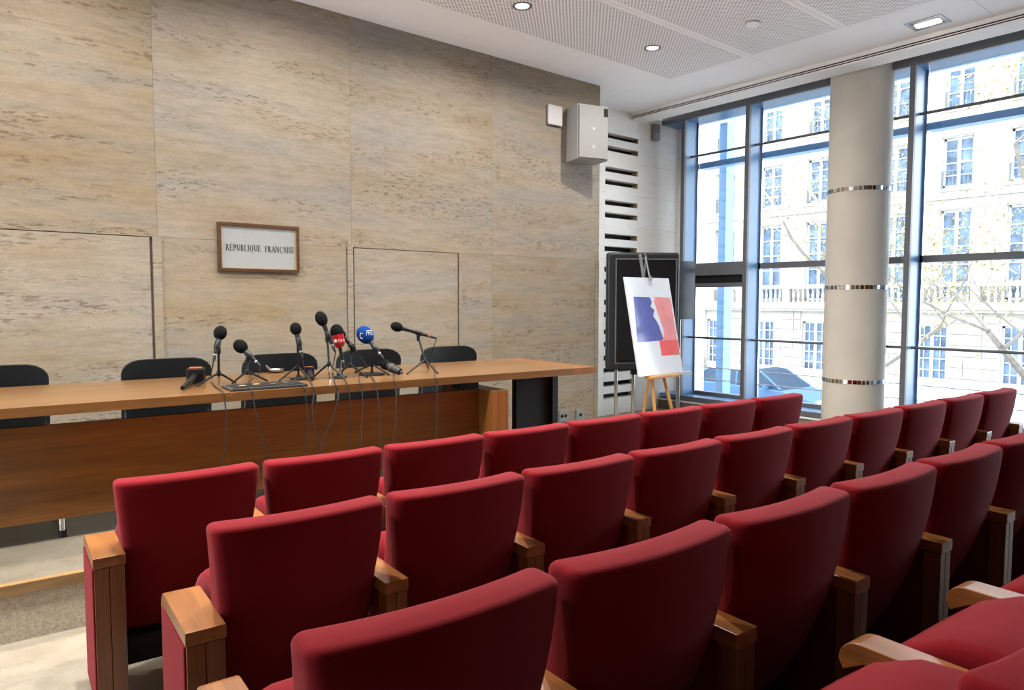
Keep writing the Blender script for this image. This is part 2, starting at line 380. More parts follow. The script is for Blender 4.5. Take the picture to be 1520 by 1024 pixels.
for a, b_ in holes: bx('slot_end', M_SLOTEND, (SX1-.004, SX1+.001, NY+.003, NY+.12, a, b_), wn)
bx('slot_backing', M_DARKVOID, (6.3, 8.5, NY+.30, NY+.34, FL, ZC), wn)
bx('slot_shade', M_DARKVOID, (SX0-.001, SX1+.001, NY+.12, NY+.30, FL+.2, 2.3), wn)  # near-black block that paints the shade inside the slots

# ---- other walls (behind the camera and on the left, with windows)
wr = empty('wall_rear', kind='structure'); bx('wall_panel', M_PANEL, (-4.2, 8.9, -4.7, -4.5, FL, ZC+.3), wr)
wl = empty('wall_left', kind='structure')
bx('wall_panel', M_PLASTER, (-4.2, -4, -4.5, 7, FL, FL+.5), wl); bx('wall_panel', M_PLASTER, (-4.2, -4, -4.5, 7, ZC-.2, ZC+.3), wl)
for y0, y1 in ((-4.5, 2.6), (5.6, 7.0)): bx('wall_panel', M_PLASTER, (-4.2, -4, y0, y1, FL+.5, ZC-.2), wl)
w9 = empty('window_5', kind='structure')
for y in (2.6, 4.1, 5.5): bx('window_frame', M_DKSTEEL, (-4.12, -4.02, y, y+.08, FL+.5, ZC-.2), w9)
bx('glass_pane', M_GLASS, (-4.08, -4.07, 2.6, 5.6, FL+.5, ZC-.2), w9)

# ---- ceiling
ce = empty('ceiling', kind='structure')
bx('ceiling_slab', M_WHITE, (-4.2, 9.0, -4.7, NY+.4, ZC+.06, ZC+.3), ce)
def cpan(nm, m, x0, x1, y0, y1, g=.002, zt=.03): return bx(nm, m, (x0+g, x1-g, y0+g, y1-g, ZC, ZC+.065), ce)
cpan('border_panel', M_WHITE, -4, 4.16, 5.30, NY); cpan('border_panel', M_WHITE, 4.16, 6.72, 5.30, NY)
cpan('border_panel', M_WHITE, 6.72, 7.52, 4.3, NY); cpan('border_panel', M_WHITE, 6.72, 7.52, 2.3, 4.3); cpan('border_panel', M_WHITE, 6.72, 7.52, -4.5, 2.3)
yb = 5.30; k = 0
while yb > -4.4:
    cpan('ceiling_rib', M_WHITE, -4, 6.72, yb-.055, yb+.0) if k else None
    top = yb-.055 if k else yb
    cpan('perforated_panel', M_PERF, -4, 6.72, yb-.945, top, g=.001)
    cpan('ceiling_rib', M_WHITE, -4, 6.72, yb-1.0, yb-.945)
    yb -= 1.0; k += 1
# bulkhead box over the window with its slot
X2 = 7.79; ZB = 2.468
bk = empty('trim_1', kind='structure')
bx('bulkhead_face', M_SOFFIT, (7.515, 7.53, -4.5, NY, 2.522, ZC+.06), bk)
bx('bulkhead_lip', M_SOFFIT, (7.515, 7.53, -4.5, NY, ZB, 2.487), bk)
bx('slot_bar', M_SOFFIT, (7.518, 7.527, -4.5, NY, 2.500, 2.509), bk)
bx('slot_recess', M_DARKVOID, (7.545, 7.55, -4.5, NY, 2.47, 2.55), bk)
bx('bulkhead_soffit', M_SOFFIT, (7.53, X2, -4.5, NY, ZB, ZB+.02), bk)
bx('bulkhead_edge', M_SOFFIT, (X2-.015, X2, -4.5, NY, ZB+.02, ZB+.1), bk)

# ---- glazed wall
FIN = [6.19, 5.19, 3.22, 1.25, -.72]
ZH0, ZH1 = 2.501, 2.60; ZS = -1.33
hd = empty('trim_2', kind='structure')
bx('header', M_DKSTEEL, (XW, XW+.04, -4.5, NY, ZH0, ZH1), hd)
bx('header_soffit', M_STEEL, (XW+.04, XG+.1, -4.5, NY, ZH0+.0, ZH0+.03), hd)
bx('sill_edge', M_DKSTEEL, (XW, XW+.03, -4.5, 6.19, -1.40, ZS), hd)
bx('sill_board', M_STEEL, (XW+.03, XG+.15, -4.5, NY, ZS-.05, ZS), hd)
lw = empty('wall_right', kind='structure')
bx('wall_panel', M_PANEL, (XW, XG+.2, -4.5, -.72, FL, ZC+.3), lw)
bx('low_wall', M_TRAV, (XW+.005, XG+.2, -4.5, NY, FL, ZS-.07), lw)
bx('wall_coping', M_SOFFIT, (XW-.015, XW+.2, -4.5, NY, ZS-.09, ZS-.07), lw)
bx('outer_pier', M_NICHE, (XG+.06, XG+.3, 6.24, NY+.3, FL, ZC+.3), lw)
bx('upper_closure', M_SOFFIT, (X2+.4, 9.0, -4.5, NY+.3, ZH1-.02, ZC+.3), lw)
for i in range(len(FIN)-1):
    y1, y0 = FIN[i], FIN[i+1]
    wi = empty('window_%d' % (i+1), kind='structure')
    # fin mullion: dark room-side nosing, blue steel blade
    bx('mullion_nose', M_DKSTEEL, (XW, XW+.045, y1-.012, y1+.045, ZS, ZH0), wi)
    bx('mullion_blade', M_STEEL, (XW+.045, XG, y1-.006, y1+.04, ZS, ZH0), wi)
    bx('glazing_bead', M_CHROME, (XG-.03, XG, y1-.03, y1-.006, ZS, ZH0), wi)
    if i == len(FIN)-2: bx('mullion_blade', M_STEEL, (XW, XG, y0-.05, y0, ZS, ZH0), wi)
    bx('glass_pane', M_GLASS, (XG+.02, XG+.035, y0, y1, ZS, ZH0), wi)
    gy0, gy1 = y0+.04, y1-.006
    if i > 0: bx('transom', M_DKSTEEL, (XG-.03, XG+.09, gy0, gy1, .430, .505), wi)
    bx('transom', M_STEEL, (XG+.04, XG+.2, gy0, gy1, 1.872, 1.950), wi)
    for z in (2.015, -.506):
        MB().tube([(8.33, gy0, z), (8.33, gy1, z)], .016, 10).build('tension_bar', M_DKSTEEL, wi)
    for z in (-.95, -1.12): MB().tube([(XG+.16, gy0, z), (XG+.16, gy1, z)], .008, 6).build('guard_rail', M_ALU, wi)
    bx('sill_profile', M_DKSTEEL, (XG-.02, XG+.08, gy0, gy1, ZS, ZS+.05), wi)
    if i == 0:   # opening vent
        bx('vent_panel', M_DKSTEEL, (XW+.01, XW+.05, gy0, gy1+.02, .352, .520), wi)
        bx('vent_gap', M_DARKVOID, (XW+.05, XW+.08, gy0, gy1, .246, .352), wi)
        bx('vent_rail', M_DKSTEEL, (XW+.01, XW+.05, gy0, gy1+.02, .190, .246), wi)
        bx('outer_post', M_STEEL, (9.0, 9.2, 6.06, 6.18, ZS-.4, 3.2), wi)
        bx('outer_post_web', M_DKSTEEL, (9.2, 9.24, 6.09, 6.15, ZS-.4, 3.2), wi)

# ---- column with three mirror mosaic rings
co = empty('column', (8.17, 3.77, 0), kind='structure')
MB().lathe([(.325, FL), (.325, -.90), (.325, .146), (.325, 1.225), (.325, 2.58)], (0, 0, 0), (0, 0, 1), 48).build('shaft', M_PLASTER, co)
for z in (-.893, .158, 1.236):
    mb = MB(); n = 44
    for k in range(n):
        a0 = 2*PI*k/n; a1 = a0+2*PI/n*random.uniform(.62, .9); r = .3265+random.uniform(0, .002)
        for (p, q) in ((a0, a1),):
            v = [(r*math.cos(a), r*math.sin(a), z+dz) for a in (p, q) for dz in (-.022, .022)]
            v += [((r+.003)*math.cos(a), (r+.003)*math.sin(a), z+dz) for a in (p, q) for dz in (-.022, .022)]
            mb.add(v, [(0, 2, 3, 1), (4, 5, 7, 6), (0, 1, 5, 4), (2, 6, 7, 3), (0, 4, 6, 2), (1, 3, 7, 5)])
    mb.build('mosaic_ring', M_MIRROR, co, kind='stuff')

# ---- ceiling lamps
def downlight(x, y, lab, on=True, watt=DOWNLIGHT_W, grp='round ceiling spots', spread=165):
    t = empty('ceiling_spot', (x, y, ZC), label=lab, cat='ceiling light', group=grp)
    MB().lathe([(.068, .0), (.085, -.001), (.085, -.006), (.066, -.006), (.064, .03)], (0, 0, 0), (0, 0, 1), 28).build('trim_ring', M_DKSTEEL, t)
    MB().lathe([(.058, -.002), (.062, .004)], (0, 0, 0), (0, 0, 1), 24).build('lamp', M_LAMP, t)
    la = bpy.data.lights.new('downlight_beam', 'AREA'); la.shape = 'DISK'; la.size = .11; la.energy = watt; la.color = (1, .96, .90); la.spread = math.radians(spread)
    lo = bpy.data.objects.new('downlight_beam', la); COL.objects.link(lo); lo.parent = t; lo.location = (0, 0, -.012)
    return t
downlight(4.09, 4.84, 'round recessed spot at the top edge of the view, in the perforated ceiling')
downlight(5.77, 4.78, 'round recessed spot above the wall loudspeaker, nearer the window')
for x, lb in ((2.41, 'round recessed spot above the framed sign'), (.73, 'round recessed spot above the left doorway of the stone wall'), (-.95, 'round recessed spot beyond the left edge of the view'), (-2.6, 'round recessed spot farthest to the left')):
    downlight(x, 4.84, lb)
for yy, nm in ((3.3, 'front rows'),):  # extra lamps added beyond the view as fill light for the seats
    for k, x in enumerate((-.95, .73, 2.41, 4.09)):
        downlight(x, yy, 'added unseen fill spot above the %s of seats, %s from the left' % (nm, ('first', 'second', 'third', 'fourth')[k]), watt=SEAT_FILL_W, spread=125)
t = empty('smoke_detector', (5.976, 3.771, ZC), label='small white disc detector on the perforated ceiling', cat='smoke detector')
MB().lathe([(.062, 0), (.062, -.018), (.05, -.03), (.0, -.032)], (0, 0, 0), (0, 0, 1), 24).build('housing', M_WHITE, t)
MB().lathe([(.066, 0), (.066, -.006)], (0, 0, 0), (0, 0, 1), 24).build('base_plate', M_ALU, t)
t = empty('recessed_ceiling_light', (7.21, 2.745, ZC), label='rectangular recessed light in the white ceiling border near the window', cat='ceiling light')
mb = MB(); mb.box(-.13, .13, -.155, -.125, -.005, .0); mb.box(-.13, .13, .125, .155, -.005, 0); mb.box(-.13, -.1, -.125, .125, -.005, 0); mb.box(.1, .13, -.125, .125, -.005, 0)
mb.build('frame', M_ALU, t)
bx('recess', M_DKSTEEL, (-.1, .1, -.125, .125, -.001, .0), t)
MB().lathe([(.05, -.10), (.055, .0), (.05, .10)], (0.01, 0, -.006), (0, 1, 0), 16, squash=(1, .2)).build('lamp_tube', M_LAMP, t)

# ---- podium
PO = (0, 4.27, 0); PANG = -math.radians(3.9)
po = empty('stage_platform', (0, 3.866, 0), PANG, kind='structure')
ZP = -1.28; ZPL = ZP-FL
bx('platform_top', M_PODIUM, (-4.2, 4.45, .012, 1.9, ZP-.05, ZP), po)
bx('nosing', M_OAK, (-4.2, 4.45, -.008, .03, ZP-.052, ZP+.001), po, .004)
bx('riser', M_CARPET, (-4.2, 4.45, .004, 1.9, FL, ZP-.05), po)

# ---- long table
ZT = -.53
tb = empty('conference_table', (0, 4.27, 0), PANG, label='long polished orange-brown wooden conference table with open gap above its front panel', cat='table')
top = MB().box(-2.6, 3.93, 0, 1.06, ZT-.052, ZT).build('tabletop', M_TABLE, tb, .0015)
bx('edge_inlay', M_TABLE_END, (3.93, 4.17, 0, 1.06, ZT-.052, ZT), tb, .0015)
bx('front_panel', M_PANEL, (-2.6, 3.15, .17, .205, -1.165, -.655), tb, .002)
bx('side_panel', M_TABLE_END, (3.15, 3.215, .0, .72, ZP, -.655), tb, .002)
bx('side_panel', M_TABLE_END, (3.218, 3.30, .0, .72, ZP, -.655), tb, .002)
bx('support_block', M_BLACK, (3.02, 3.18, .22, .36, -.655, ZT-.052), tb)
bx('support_block', M_BLACK, (-1.6, -1.44, .22, .36, -.655, ZT-.052), tb)
pd = bx('pedestal', M_BLACKMAT, (3.59, 3.93, .30, .36, ZP, ZT-.052), tb)
bx('pedestal_flange', M_BLACK, (3.93, 3.985, .26, .40, ZP, ZT-.052), tb)
for x in (.50, -1.9):
    lg = MB().tube([(x, .24, ZP+.03), (x, .24, -1.1)], .017, 14).build('leg', M_CHROME, tb)
    MB().tube([(x, .24, ZP), (x, .24, ZP+.035)], .021, 14).build('leg_foot', M_RUBBER, tb)

# ---- black chairs behind the table
def table_chair():
    t = empty('conference_chair', cat='chair', group='black chairs behind the table')
    # back shell: wide, rounded upper corners, curved in plan
    W, H0, H1, R = .30, -.28, .0, .13
    prof = []
    n = 9
    for k in range(n+1):
        a = PI/2*k/n; prof.append((W-R+R*math.sin(a), -R*.75+R*.75*math.cos(a)))
    outline = [(-x, z) for x, z in prof[::-1]] + prof + [(W, -.30), (W*.97, -.36), (-W*.97, -.36), (-W, -.30)]
    mb = MB(); m = len(outline)
    def pt(x, z, s, k=1.0): return (x*k, (.055*(x/W)**2 - .02)*-1 + s + z*.12*-1, (z+.18)*k-.18)
    rings = [[pt(x, z, -.018, .97) for x, z in outline], [pt(x, z, -.012, 1) for x, z in outline], [pt(x, z, .012, 1) for x, z in outline], [pt(x, z, .018, .97) for x, z in outline]]
    # build grid fill instead of ngon caps
    cols = 14
    def edge_top(x):
        ax = abs(x)
        if ax <= W-R: return 0
        s_ = min(1, (ax-(W-R))/R); return -R*.75+R*.75*math.sqrt(max(0, 1-s_*s_))
    for s_, fl_ in ((-.018, 0), (.018, 1)):
        for c in range(cols):
            x0, x1 = [W*math.sin(PI/2*(-1+2*q/cols)) for q in (c, c+1)]
            for r_ in range(4):
                def zz_(x, q): e = edge_top(x)*.985; return e + (-.50-e)*q/4
                vs = [pt(x0*.99, zz_(x0, r_), s_), pt(x1*.99, zz_(x1, r_), s_), pt(x1*.99, zz_(x1, r_+1), s_), pt(x0*.99, zz_(x0, r_+1), s_)]
                mb.add(vs, [(0, 1, 2, 3)], 0, True)
    rim = [(W*math.sin(PI/2*(-1+2*q/cols))) for q in range(cols+1)]
    ro = [(x*.99, edge_top(x)*.985) for x in rim]+[(W*.99, -.50), (-W*.99, -.50)]
    for i in range(len(ro)):
        (xa, za), (xb, zb) = ro[i], ro[(i+1) % len(ro)]
        mb.add([pt(xa, za, -.018), pt(xa*1.01, za+.004, 0), pt(xb*1.01, zb+.004, 0), pt(xb, zb, -.018)], [(0, 1, 2, 3)], 0, True)
        mb.add([pt(xa, za, .018), pt(xa*1.01, za+.004, 0), pt(xb*1.01, zb+.004, 0), pt(xb, zb, .018)], [(0, 1, 2, 3)], 0, True)
    mb.build('backrest', M_LEATHER, t)
    bx('seat', M_LEATHER, (-.26, .26, -.42, .02, -.49, -.43), t, .025)
    for sx in (-1, 1):
        MB().tube([(sx*.28, .0, -.30), (sx*.28, .015, -.42), (sx*.28, .05, -.86)], .012, 8).build('leg', M_CHROME, t)
        MB().tube([(sx*.28, .0, -.42), (sx*.28, -.44, -.42), (sx*.28, -.46, -.86)], .012, 8).build('leg', M_CHROME, t)
    return t
tc0 = table_chair()
cx = [(.30, 5.60), (1.315, 5.53), (2.135, 5.50), (2.915, 5.50), (3.69, 5.42)]
cl = ['black leather chair behind the table, at the left edge of the view', 'black leather chair behind the fallen cube-flag microphone, second along the table',
      'black leather chair behind the flat tray and second tripod microphone', 'black leather chair behind the blue and red microphones', 'black leather chair behind the last tripod microphone, nearest the table end']
for i, (x, y) in enumerate(cx):
    o = tc0 if i == 0 else copy_tree(tc0)
    # back faces away from the wall side; chair faces the audience
    o.location = (x, y, ZP+.86); o.rotation_euler = (0, 0, PANG*.5); o['label'] = cl[i]

# ---- theatre seats
def rrect(w_, d_, r, cy, curve, n=4):
    """rounded rectangle ring in local x,y; curve bends the ends forward"""
    pts = []
    for (sx, sy, a0) in ((1, 1, 0), (-1, 1, PI/2), (-1, -1, PI), (1, -1, 3*PI/2)):
        for k in range(n+1):
            a = a0+PI/2*k/n
            pts.append((sx*(w_/2-r)+r*math.cos(a), sy*(d_/2-r)+r*math.sin(a)))
    # densify long sides
    out = []
    m = len(pts)
    for i in range(m):
        a, b_ = pts[i], pts[(i+1) % m]; out.append(a)
        if abs(a[0]-b_[0]) > .15:
            for q in range(1, 8): out.append((a[0]+(b_[0]-a[0])*q/8, a[1]+(b_[1]-a[1])*q/8))
    return [(x, y+cy+curve*(x/(w_/2))**2) for x, y in out]
SEAT_H = .87
def make_seat():
    t = empty('theatre_seat', cat='seat')
    rings = []
    def ring(z, ins=0.0):
        drop = SEAT_H-z
        rear = .50*drop*drop
        th = .105 + .045*min(1, drop/.35)
        w_ = .535 - .05*min(1, drop/.26) - .0*drop
        cv = .030
        return [(x, y, z) for x, y in rrect(w_-2*ins, th-2*ins, max(.008, .030-ins*.8), rear+th/2, cv)]
    for dz, ins in ((0, .018), (.003, .009), (.009, .003), (.018, 0)): rings.append(ring(SEAT_H-dz, ins))
    z = SEAT_H-.07
    while z > .30: rings.append(ring(z)); z -= .06
    for z, ins in ((.25, 0), (.225, .008), (.215, .02)): rings.append(ring(z, ins))
    MB().loft(rings).build('backrest', M_RED, t)
    prof = [(.20, .30), (.185, .45), (.195, .57), (.235, .635), (.30, .655), (.38, .645), (.47, .60), (.55, .525), (.575, .455), (.545, .385), (.46, .33), (.36, .285), (.26, .275)]
    cyy = sum(p[0] for p in prof)/len(prof); czz = sum(p[1] for p in prof)/len(prof)
    rg = []
    for x, k in ((-.225, .80), (-.222, .90), (-.212, .965), (-.19, 1), (-.1, 1.0), (0, 1.0), (.1, 1.0), (.19, 1), (.212, .965), (.222, .90), (.225, .80)):
        rg.append([(x, cyy+(p[0]-cyy)*k, czz+(p[1]-czz)*k) for p in prof])
    MB().loft(rg).build('seat_cushion', M_RED, t)
    MB().box(-.25, .25, .20, .30, .09, .20).build('support_beam', M_BLACKMAT, t)
    MB().tube([(-.235, .30, .40), (.235, .30, .40)], .02, 8).build('hinge_bar', M_BLACKMAT, t)
    return t
def arm_cap_mesh(w_, length, hgt=.61):
    n = 6; mb = MB()
    poly = [(0, hgt-.040), (0, hgt)] + [(length-.05+.05*math.sin(a), hgt-.05+.05*math.cos(a)) for a in [PI/2*k/n for k in range(n+1)]] + [(length-.012, hgt-.075), (length-.06, hgt-.045)]
    mb.prism(poly, lambda u, v, s_: ((-w_/2 if s_ == 0 else w_/2), u, v)); return mb
def make_arm(parent, x, end=False, right=False):
    w_ = .108 if end else .084; ln = .37 if end else .57
    a = arm_cap_mesh(w_, ln).build('armrest', M_CAP, parent, .004); a.location = (x, 0, 0)
    p = MB().box(-w_/2+.004, -.002, .004, .06, 0, .568).box(.0, w_/2-.004, .004, .06, 0, .568).build('arm_post', M_ARM, parent, .002); p.location = (x, 0, 0)
    s_ = MB().box(-w_/2-(.004 if end else -.014), w_/2-.014, .012 if end else .06, ln-.02, .03, .568).build('side_panel', M_RED, parent, .010); s_.location = (x, 0, 0)
    if end:  # wood back strip sits proud of the fabric side
        p.scale = (1, 1, 1)
    return a
proto = make_seat()
ORD = ['first', 'second', 'third', 'fourth', 'fifth', 'sixth', 'seventh', 'eighth', 'ninth', 'tenth']
first = True
def seat_row(R, rowname, group, ang):
    global first
    x0, y0, h, p, n = R
    for k in range(n):
        o = proto if first else copy_tree(proto)
        first = False
        o.location = (x0+p*math.cos(ang)*k, y0+p*math.sin(ang)*k, FL+h); o.rotation_euler = (0, 0, ang)
        o['group'] = group
        seats.append((o, k, n, rowname))
        o['label'] = rowname % ORD[k]
seats = []
seat_row(R1, 'red fabric theatre seat in the row nearest the table, %s from its left end panel', 'front row of red seats', -math.radians(3.8))
seat_row(R2, 'red fabric theatre seat in the second row, %s from its left end panel', 'second row of red seats', -math.radians(3.85))
seat_row(R3, 'large near red theatre seat in the third row, %s from the left', 'third row of red seats', -math.radians(3.2))
seat_row(R4, 'red seat of the nearest row in the lower right corner, %s from the left', 'nearest row of red seats', -math.radians(3.8))
for o, k, n, nm in seats:
    make_arm(o, -.2815 if not (k == 0 and ('table' in nm or 'second row' in nm)) else -.295, end=(k == 0 and ('table' in nm or 'second row' in nm)))
    if k == n-1: make_arm(o, .2815)

# ---- framed sign
sg = empty('framed_sign', (0, WY, 0), label='wood-framed white sign with black serif lettering hung on the stone wall', cat='sign')
SX, SX_, SZ0, SZ1 = 1.830, 2.512, .243, .640
mb = MB(); fw = .024
mb.box(SX, SX_, -.03, 0, SZ1-fw, SZ1); mb.box(SX, SX_, -.03, 0, SZ0, SZ0+fw); mb.box(SX, SX+fw, -.03, 0, SZ0+fw, SZ1-fw); mb.box(SX_-fw, SX_, -.03, 0, SZ0+fw, SZ1-fw)
mb.build('frame', M_FRAME, sg)
mb = MB(); q = .006
mb.box(SX+fw, SX_-fw, -.022, 0, SZ1-fw-q, SZ1-fw); mb.box(SX+fw, SX_-fw, -.022, 0, SZ0+fw, SZ0+fw+q); mb.box(SX+fw, SX+fw+q, -.022, 0, SZ0+fw+q, SZ1-fw-q); mb.box(SX_-fw-q, SX_-fw, -.022, 0, SZ0+fw+q, SZ1-fw-q)
mb.build('gold_fillet', M_GOLD, sg)
bx('sign_card', M_CARD, (SX+fw, SX_-fw, -.014, -.004, SZ0+fw, SZ1-fw), sg)
# serif capitals from strokes: unit height 1; T thick, t thin
T, t_ = .19, .085
def ln_(x0, y0, x1, y1, w_): return ('l', x0, y0, x1, y1, w_)
def arc(cx_, cy_, rx, ry, a0, a1, thick_at_side=True): return ('a', cx_, cy_, rx, ry, a0, a1)
def serif(x, y, w_=.30): return ln_(x-w_/2, y, x+w_/2, y, .05)
GL = {
 'I': (.36, [ln_(.18, 0, .18, 1, T), serif(.18, .025), serif(.18, .975)]),
 'L': (.66, [ln_(.17, 0, .17, 1, T), serif(.17, .975), ln_(.03, .025, .60, .025, .05), ln_(.60, 0, .62, .28, .05)]),
 'E': (.68, [ln_(.17, 0, .17, 1, T), ln_(.03, .025, .60, .025, .05), ln_(.03, .975, .58, .975, .05), ln_(.17, .52, .48, .52, .05), ln_(.60, 0, .63, .26, .05), ln_(.58, 1, .58, .76, .05), ln_(.48, .40, .48, .64, .05)]),
 'F': (.64, [ln_(.17, 0, .17, 1, T), serif(.17, .025), ln_(.03, .975, .58, .975, .05), ln_(.17, .50, .48, .50, .05), ln_(.58, 1, .58, .74, .05), ln_(.48, .38, .48, .62, .05)]),
 'P': (.66, [ln_(.17, 0, .17, 1, T), serif(.17, .025), ln_(.03, .975, .35, .975, .05), ln_(.17, .46, .35, .46, .05), arc(.35, .72, .24, .27, -90, 90)]),
 'R': (.76, [ln_(.17, 0, .17, 1, T), serif(.17, .025), ln_(.03, .975, .35, .975, .05), ln_(.17, .48, .35, .48, .05), arc(.35, .73, .22, .26, -90, 90), ln_(.36, .50, .66, .03, T), ln_(.60, .025, .78, .025, .05)]),
 'B': (.70, [ln_(.17, 0, .17, 1, T), ln_(.03, .975, .35, .975, .05), ln_(.03, .025, .35, .025, .05), ln_(.17, .52, .35, .52, .05), arc(.33, .75, .20, .24, -90, 90), arc(.35, .27, .25, .26, -90, 90)]),
 'U': (.80, [ln_(.17, .32, .17, 1, T), serif(.17, .975), ln_(.65, .32, .65, 1, t_), serif(.65, .975, .24), arc(.41, .32, .24, .31, 180, 360)]),
 'Q': (.86, [arc(.42, .5, .36, .49, 0, 360), ln_(.42, .02, .80, -.26, .11)]),
 'A': (.80, [ln_(.10, .02, .40, 1, t_), ln_(.40, 1, .70, .02, T), ln_(.22, .36, .60, .36, .05), serif(.10, .025, .24), serif(.70, .025, .28)]),
 'N': (.84, [ln_(.14, 0, .14, 1, t_), ln_(.14, .98, .68, .02, T), ln_(.68, 0, .68, 1, t_), serif(.14, .025, .24), serif(.10, .975, .22), serif(.68, .975, .24)]),
 'C': (.76, [arc(.42, .5, .36, .49, 48, 312), ln_(.66, .70, .68, .98, .05)]),
 'S': (.58, [arc(.29, .745, .20, .235, 30, 260), arc(.29, .26, .22, .245, -100, 150), ln_(.47, .74, .48, .98, .05), ln_(.07, .02, .07, .28, .05)]),
}
mb = MB()
def stroke(x0, y0, x1, y1, w_, ox, oz, S, SXS):
    d = Vector((x1-x0, y1-y0));
    if d.length < 1e-6: return
    horizontal = abs(d.y) < abs(d.x)*.5
    n_ = Vector((0, 1)) if horizontal else Vector((1, 0))
    a = [(x0, y0), (x1, y1)]
    vs = []
    for (px_, py_) in a:
        for s_ in (-.5, .5):
            vs.append((px_+n_.x*w_*s_, py_+n_.y*w_*s_))
    P = [vs[0], vs[1], vs[3], vs[2]]
    mb.add([(ox+u*SXS, -.0155, oz+v*S) for u, v in P]+[(ox+u*SXS, -.0142, oz+v*S) for u, v in P], [(0, 1, 2, 3), (7, 6, 5, 4), (0, 4, 5, 1), (1, 5, 6, 2), (2, 6, 7, 3), (3, 7, 4, 0)])
def glyph(ch, ox, oz, S, SXS):
    base = {'É': 'E', 'Ç': 'C'}.get(ch, ch); w_, st = GL[base]
    for g in st:
        if g[0] == 'l': stroke(*g[1:], ox, oz, S, SXS)
        else:
            _, cx_, cy_, rx, ry, a0, a1 = g; n_ = max(6, int(abs(a1-a0)/15))
            pts = [(math.radians(a0+(a1-a0)*k/n_)) for k in range(n_+1)]
            for i in range(n_):
                am = (pts[i]+pts[i+1])/2; th = t_+(T*1.05-t_)*abs(math.cos(am))
                P = []
                for a_, s_ in ((pts[i], 0), (pts[i+1], 0), (pts[i+1], 1), (pts[i], 1)):
                    k_ = (1 - s_*th/rx, 1 - s_*max(.05, th*.4)/ry); P.append((cx_+rx*k_[0]*math.cos(a_), cy_+ry*k_[1]*math.sin(a_)))
                mb.add([(ox+u*SXS, -.0155, oz+v*S) for u, v in P]+[(ox+u*SXS, -.0142, oz+v*S) for u, v in P], [(0, 1, 2, 3), (7, 6, 5, 4), (0, 4, 5, 1), (2, 6, 7, 3)])
    if ch == 'É': stroke(.34, 1.10, .46, 1.26, .10, ox, oz, S, SXS)
    if ch == 'Ç': stroke(.42, 0, .38, -.12, .06, ox, oz, S, SXS); stroke(.38, -.12, .48, -.22, .08, ox, oz, S, SXS)
    return w_
TXT = 'RÉPUBLIQUE  FRANÇAISE'
def adv(ch): return .42 if ch == ' ' else GL[{'É': 'E', 'Ç': 'C'}.get(ch, ch)][0]+.03
tw = sum(adv(c) for c in TXT)
x_start, x_end = 1.892, 2.472; S_H = .052
sxs = (x_end-x_start)/tw; px = x_start
for ch in TXT:
    if ch != ' ': glyph(ch, px, .412, S_H, sxs)
    px += adv(ch)*sxs
mb.build('lettering', M_INK, sg)

# ---- wall loudspeaker
sp = empty('wall_loudspeaker', (5.90, WY-.17, 1.90), -math.radians(15), label='pale grey box loudspeaker hung high on the end of the stone wall', cat='loudspeaker')
bx('cabinet', M_SPK, (-.20, .20, -.135, .15, -.305, .305), sp, .012)
bx('grille', M_GRILLE, (-.188, .188, -.155, -.135, -.290, .290), sp, .008)
bx('port', M_BLACK, (.13, .18, -.158, -.15, .18, .27), sp)
MB().lathe([(.012, 0), (.0, -.003)], (0, -.156, .04), (0, -1, 0), 12).build('logo_dot', M_PRINTW, sp)
MB().lathe([(.02, 0), (.015, -.004), (0, -.004)], (0, -.156, -.16), (0, -1, 0), 14).build('driver_cap', M_SPK, sp)
bx('wall_bracket', M_BLACK, (-.06, .06, .15, .165, -.08, .05), sp)
# ---- access point
ap = empty('wireless_access_point', (5.535, WY, 2.088), label='small white rounded-square access point on the stone wall left of the loudspeaker', cat='access point')
bx('housing', M_PRINTW, (-.108, .108, -.042, -.008, -.112, .112), ap, .03, seg=4)
bx('base', M_SPK, (-.098, .098, -.012, 0, -.10, .10), ap, .004)
MB().lathe([(.010, 0), (0, -.002)], (0.0, -.043, -.07), (0, -1, 0), 10).build('logo_dot', M_PRINTW, ap)
# ---- small vent box in the niche corner
vb = empty('wall_control_box', (7.985, NY, 2.37), label='small silver box on the pale wall beneath the ceiling corner by the window', cat='box')
bx('casing', M_ALU, (-.055, .055, -.08, 0, -.115, .105), vb, .004)
for k in range(5): bx('button_row', M_SPK, (-.04, .04, -.084, -.079, -.09+k*.036, -.072+k*.036), vb)
# ---- outlets
for (x0_, x1_, y_, lab, n_) in ((828, 841, 618, 'square metal wall socket with two black holes, low on the stone wall', 2), (854, 865, 616, 'square metal wall socket with one black hole, right of the double one', 1)):
    a = onY(x0_, y_, WY); b_ = onY(x1_, y_, WY); cxx = (a.x+b_.x)/2; hw = .066
    o = empty('wall_socket', (cxx, WY, a.z), label=lab, cat='socket', group='metal sockets low on the stone wall')
    bx('plate', M_OUTLET, (-hw, hw, -.022, 0, -hw*1.05, hw*1.05), o, .004)
    for k in range(n_):
        MB().lathe([(.021, 0), (.021, -.004), (.016, -.004), (.012, .0)], ((k-.5)*.056*(n_ > 1)+.005, -.022, 0), (0, 1, 0), 14).build('socket_hole', M_BLACK, o)

# ---- tall black display on its stand (portrait, facing the room)
tv = empty('display_stand', (6.77, 5.72, 0), -YAW+math.radians(4), label='tall black portrait display casing with rounded corners on silver posts', cat='display')
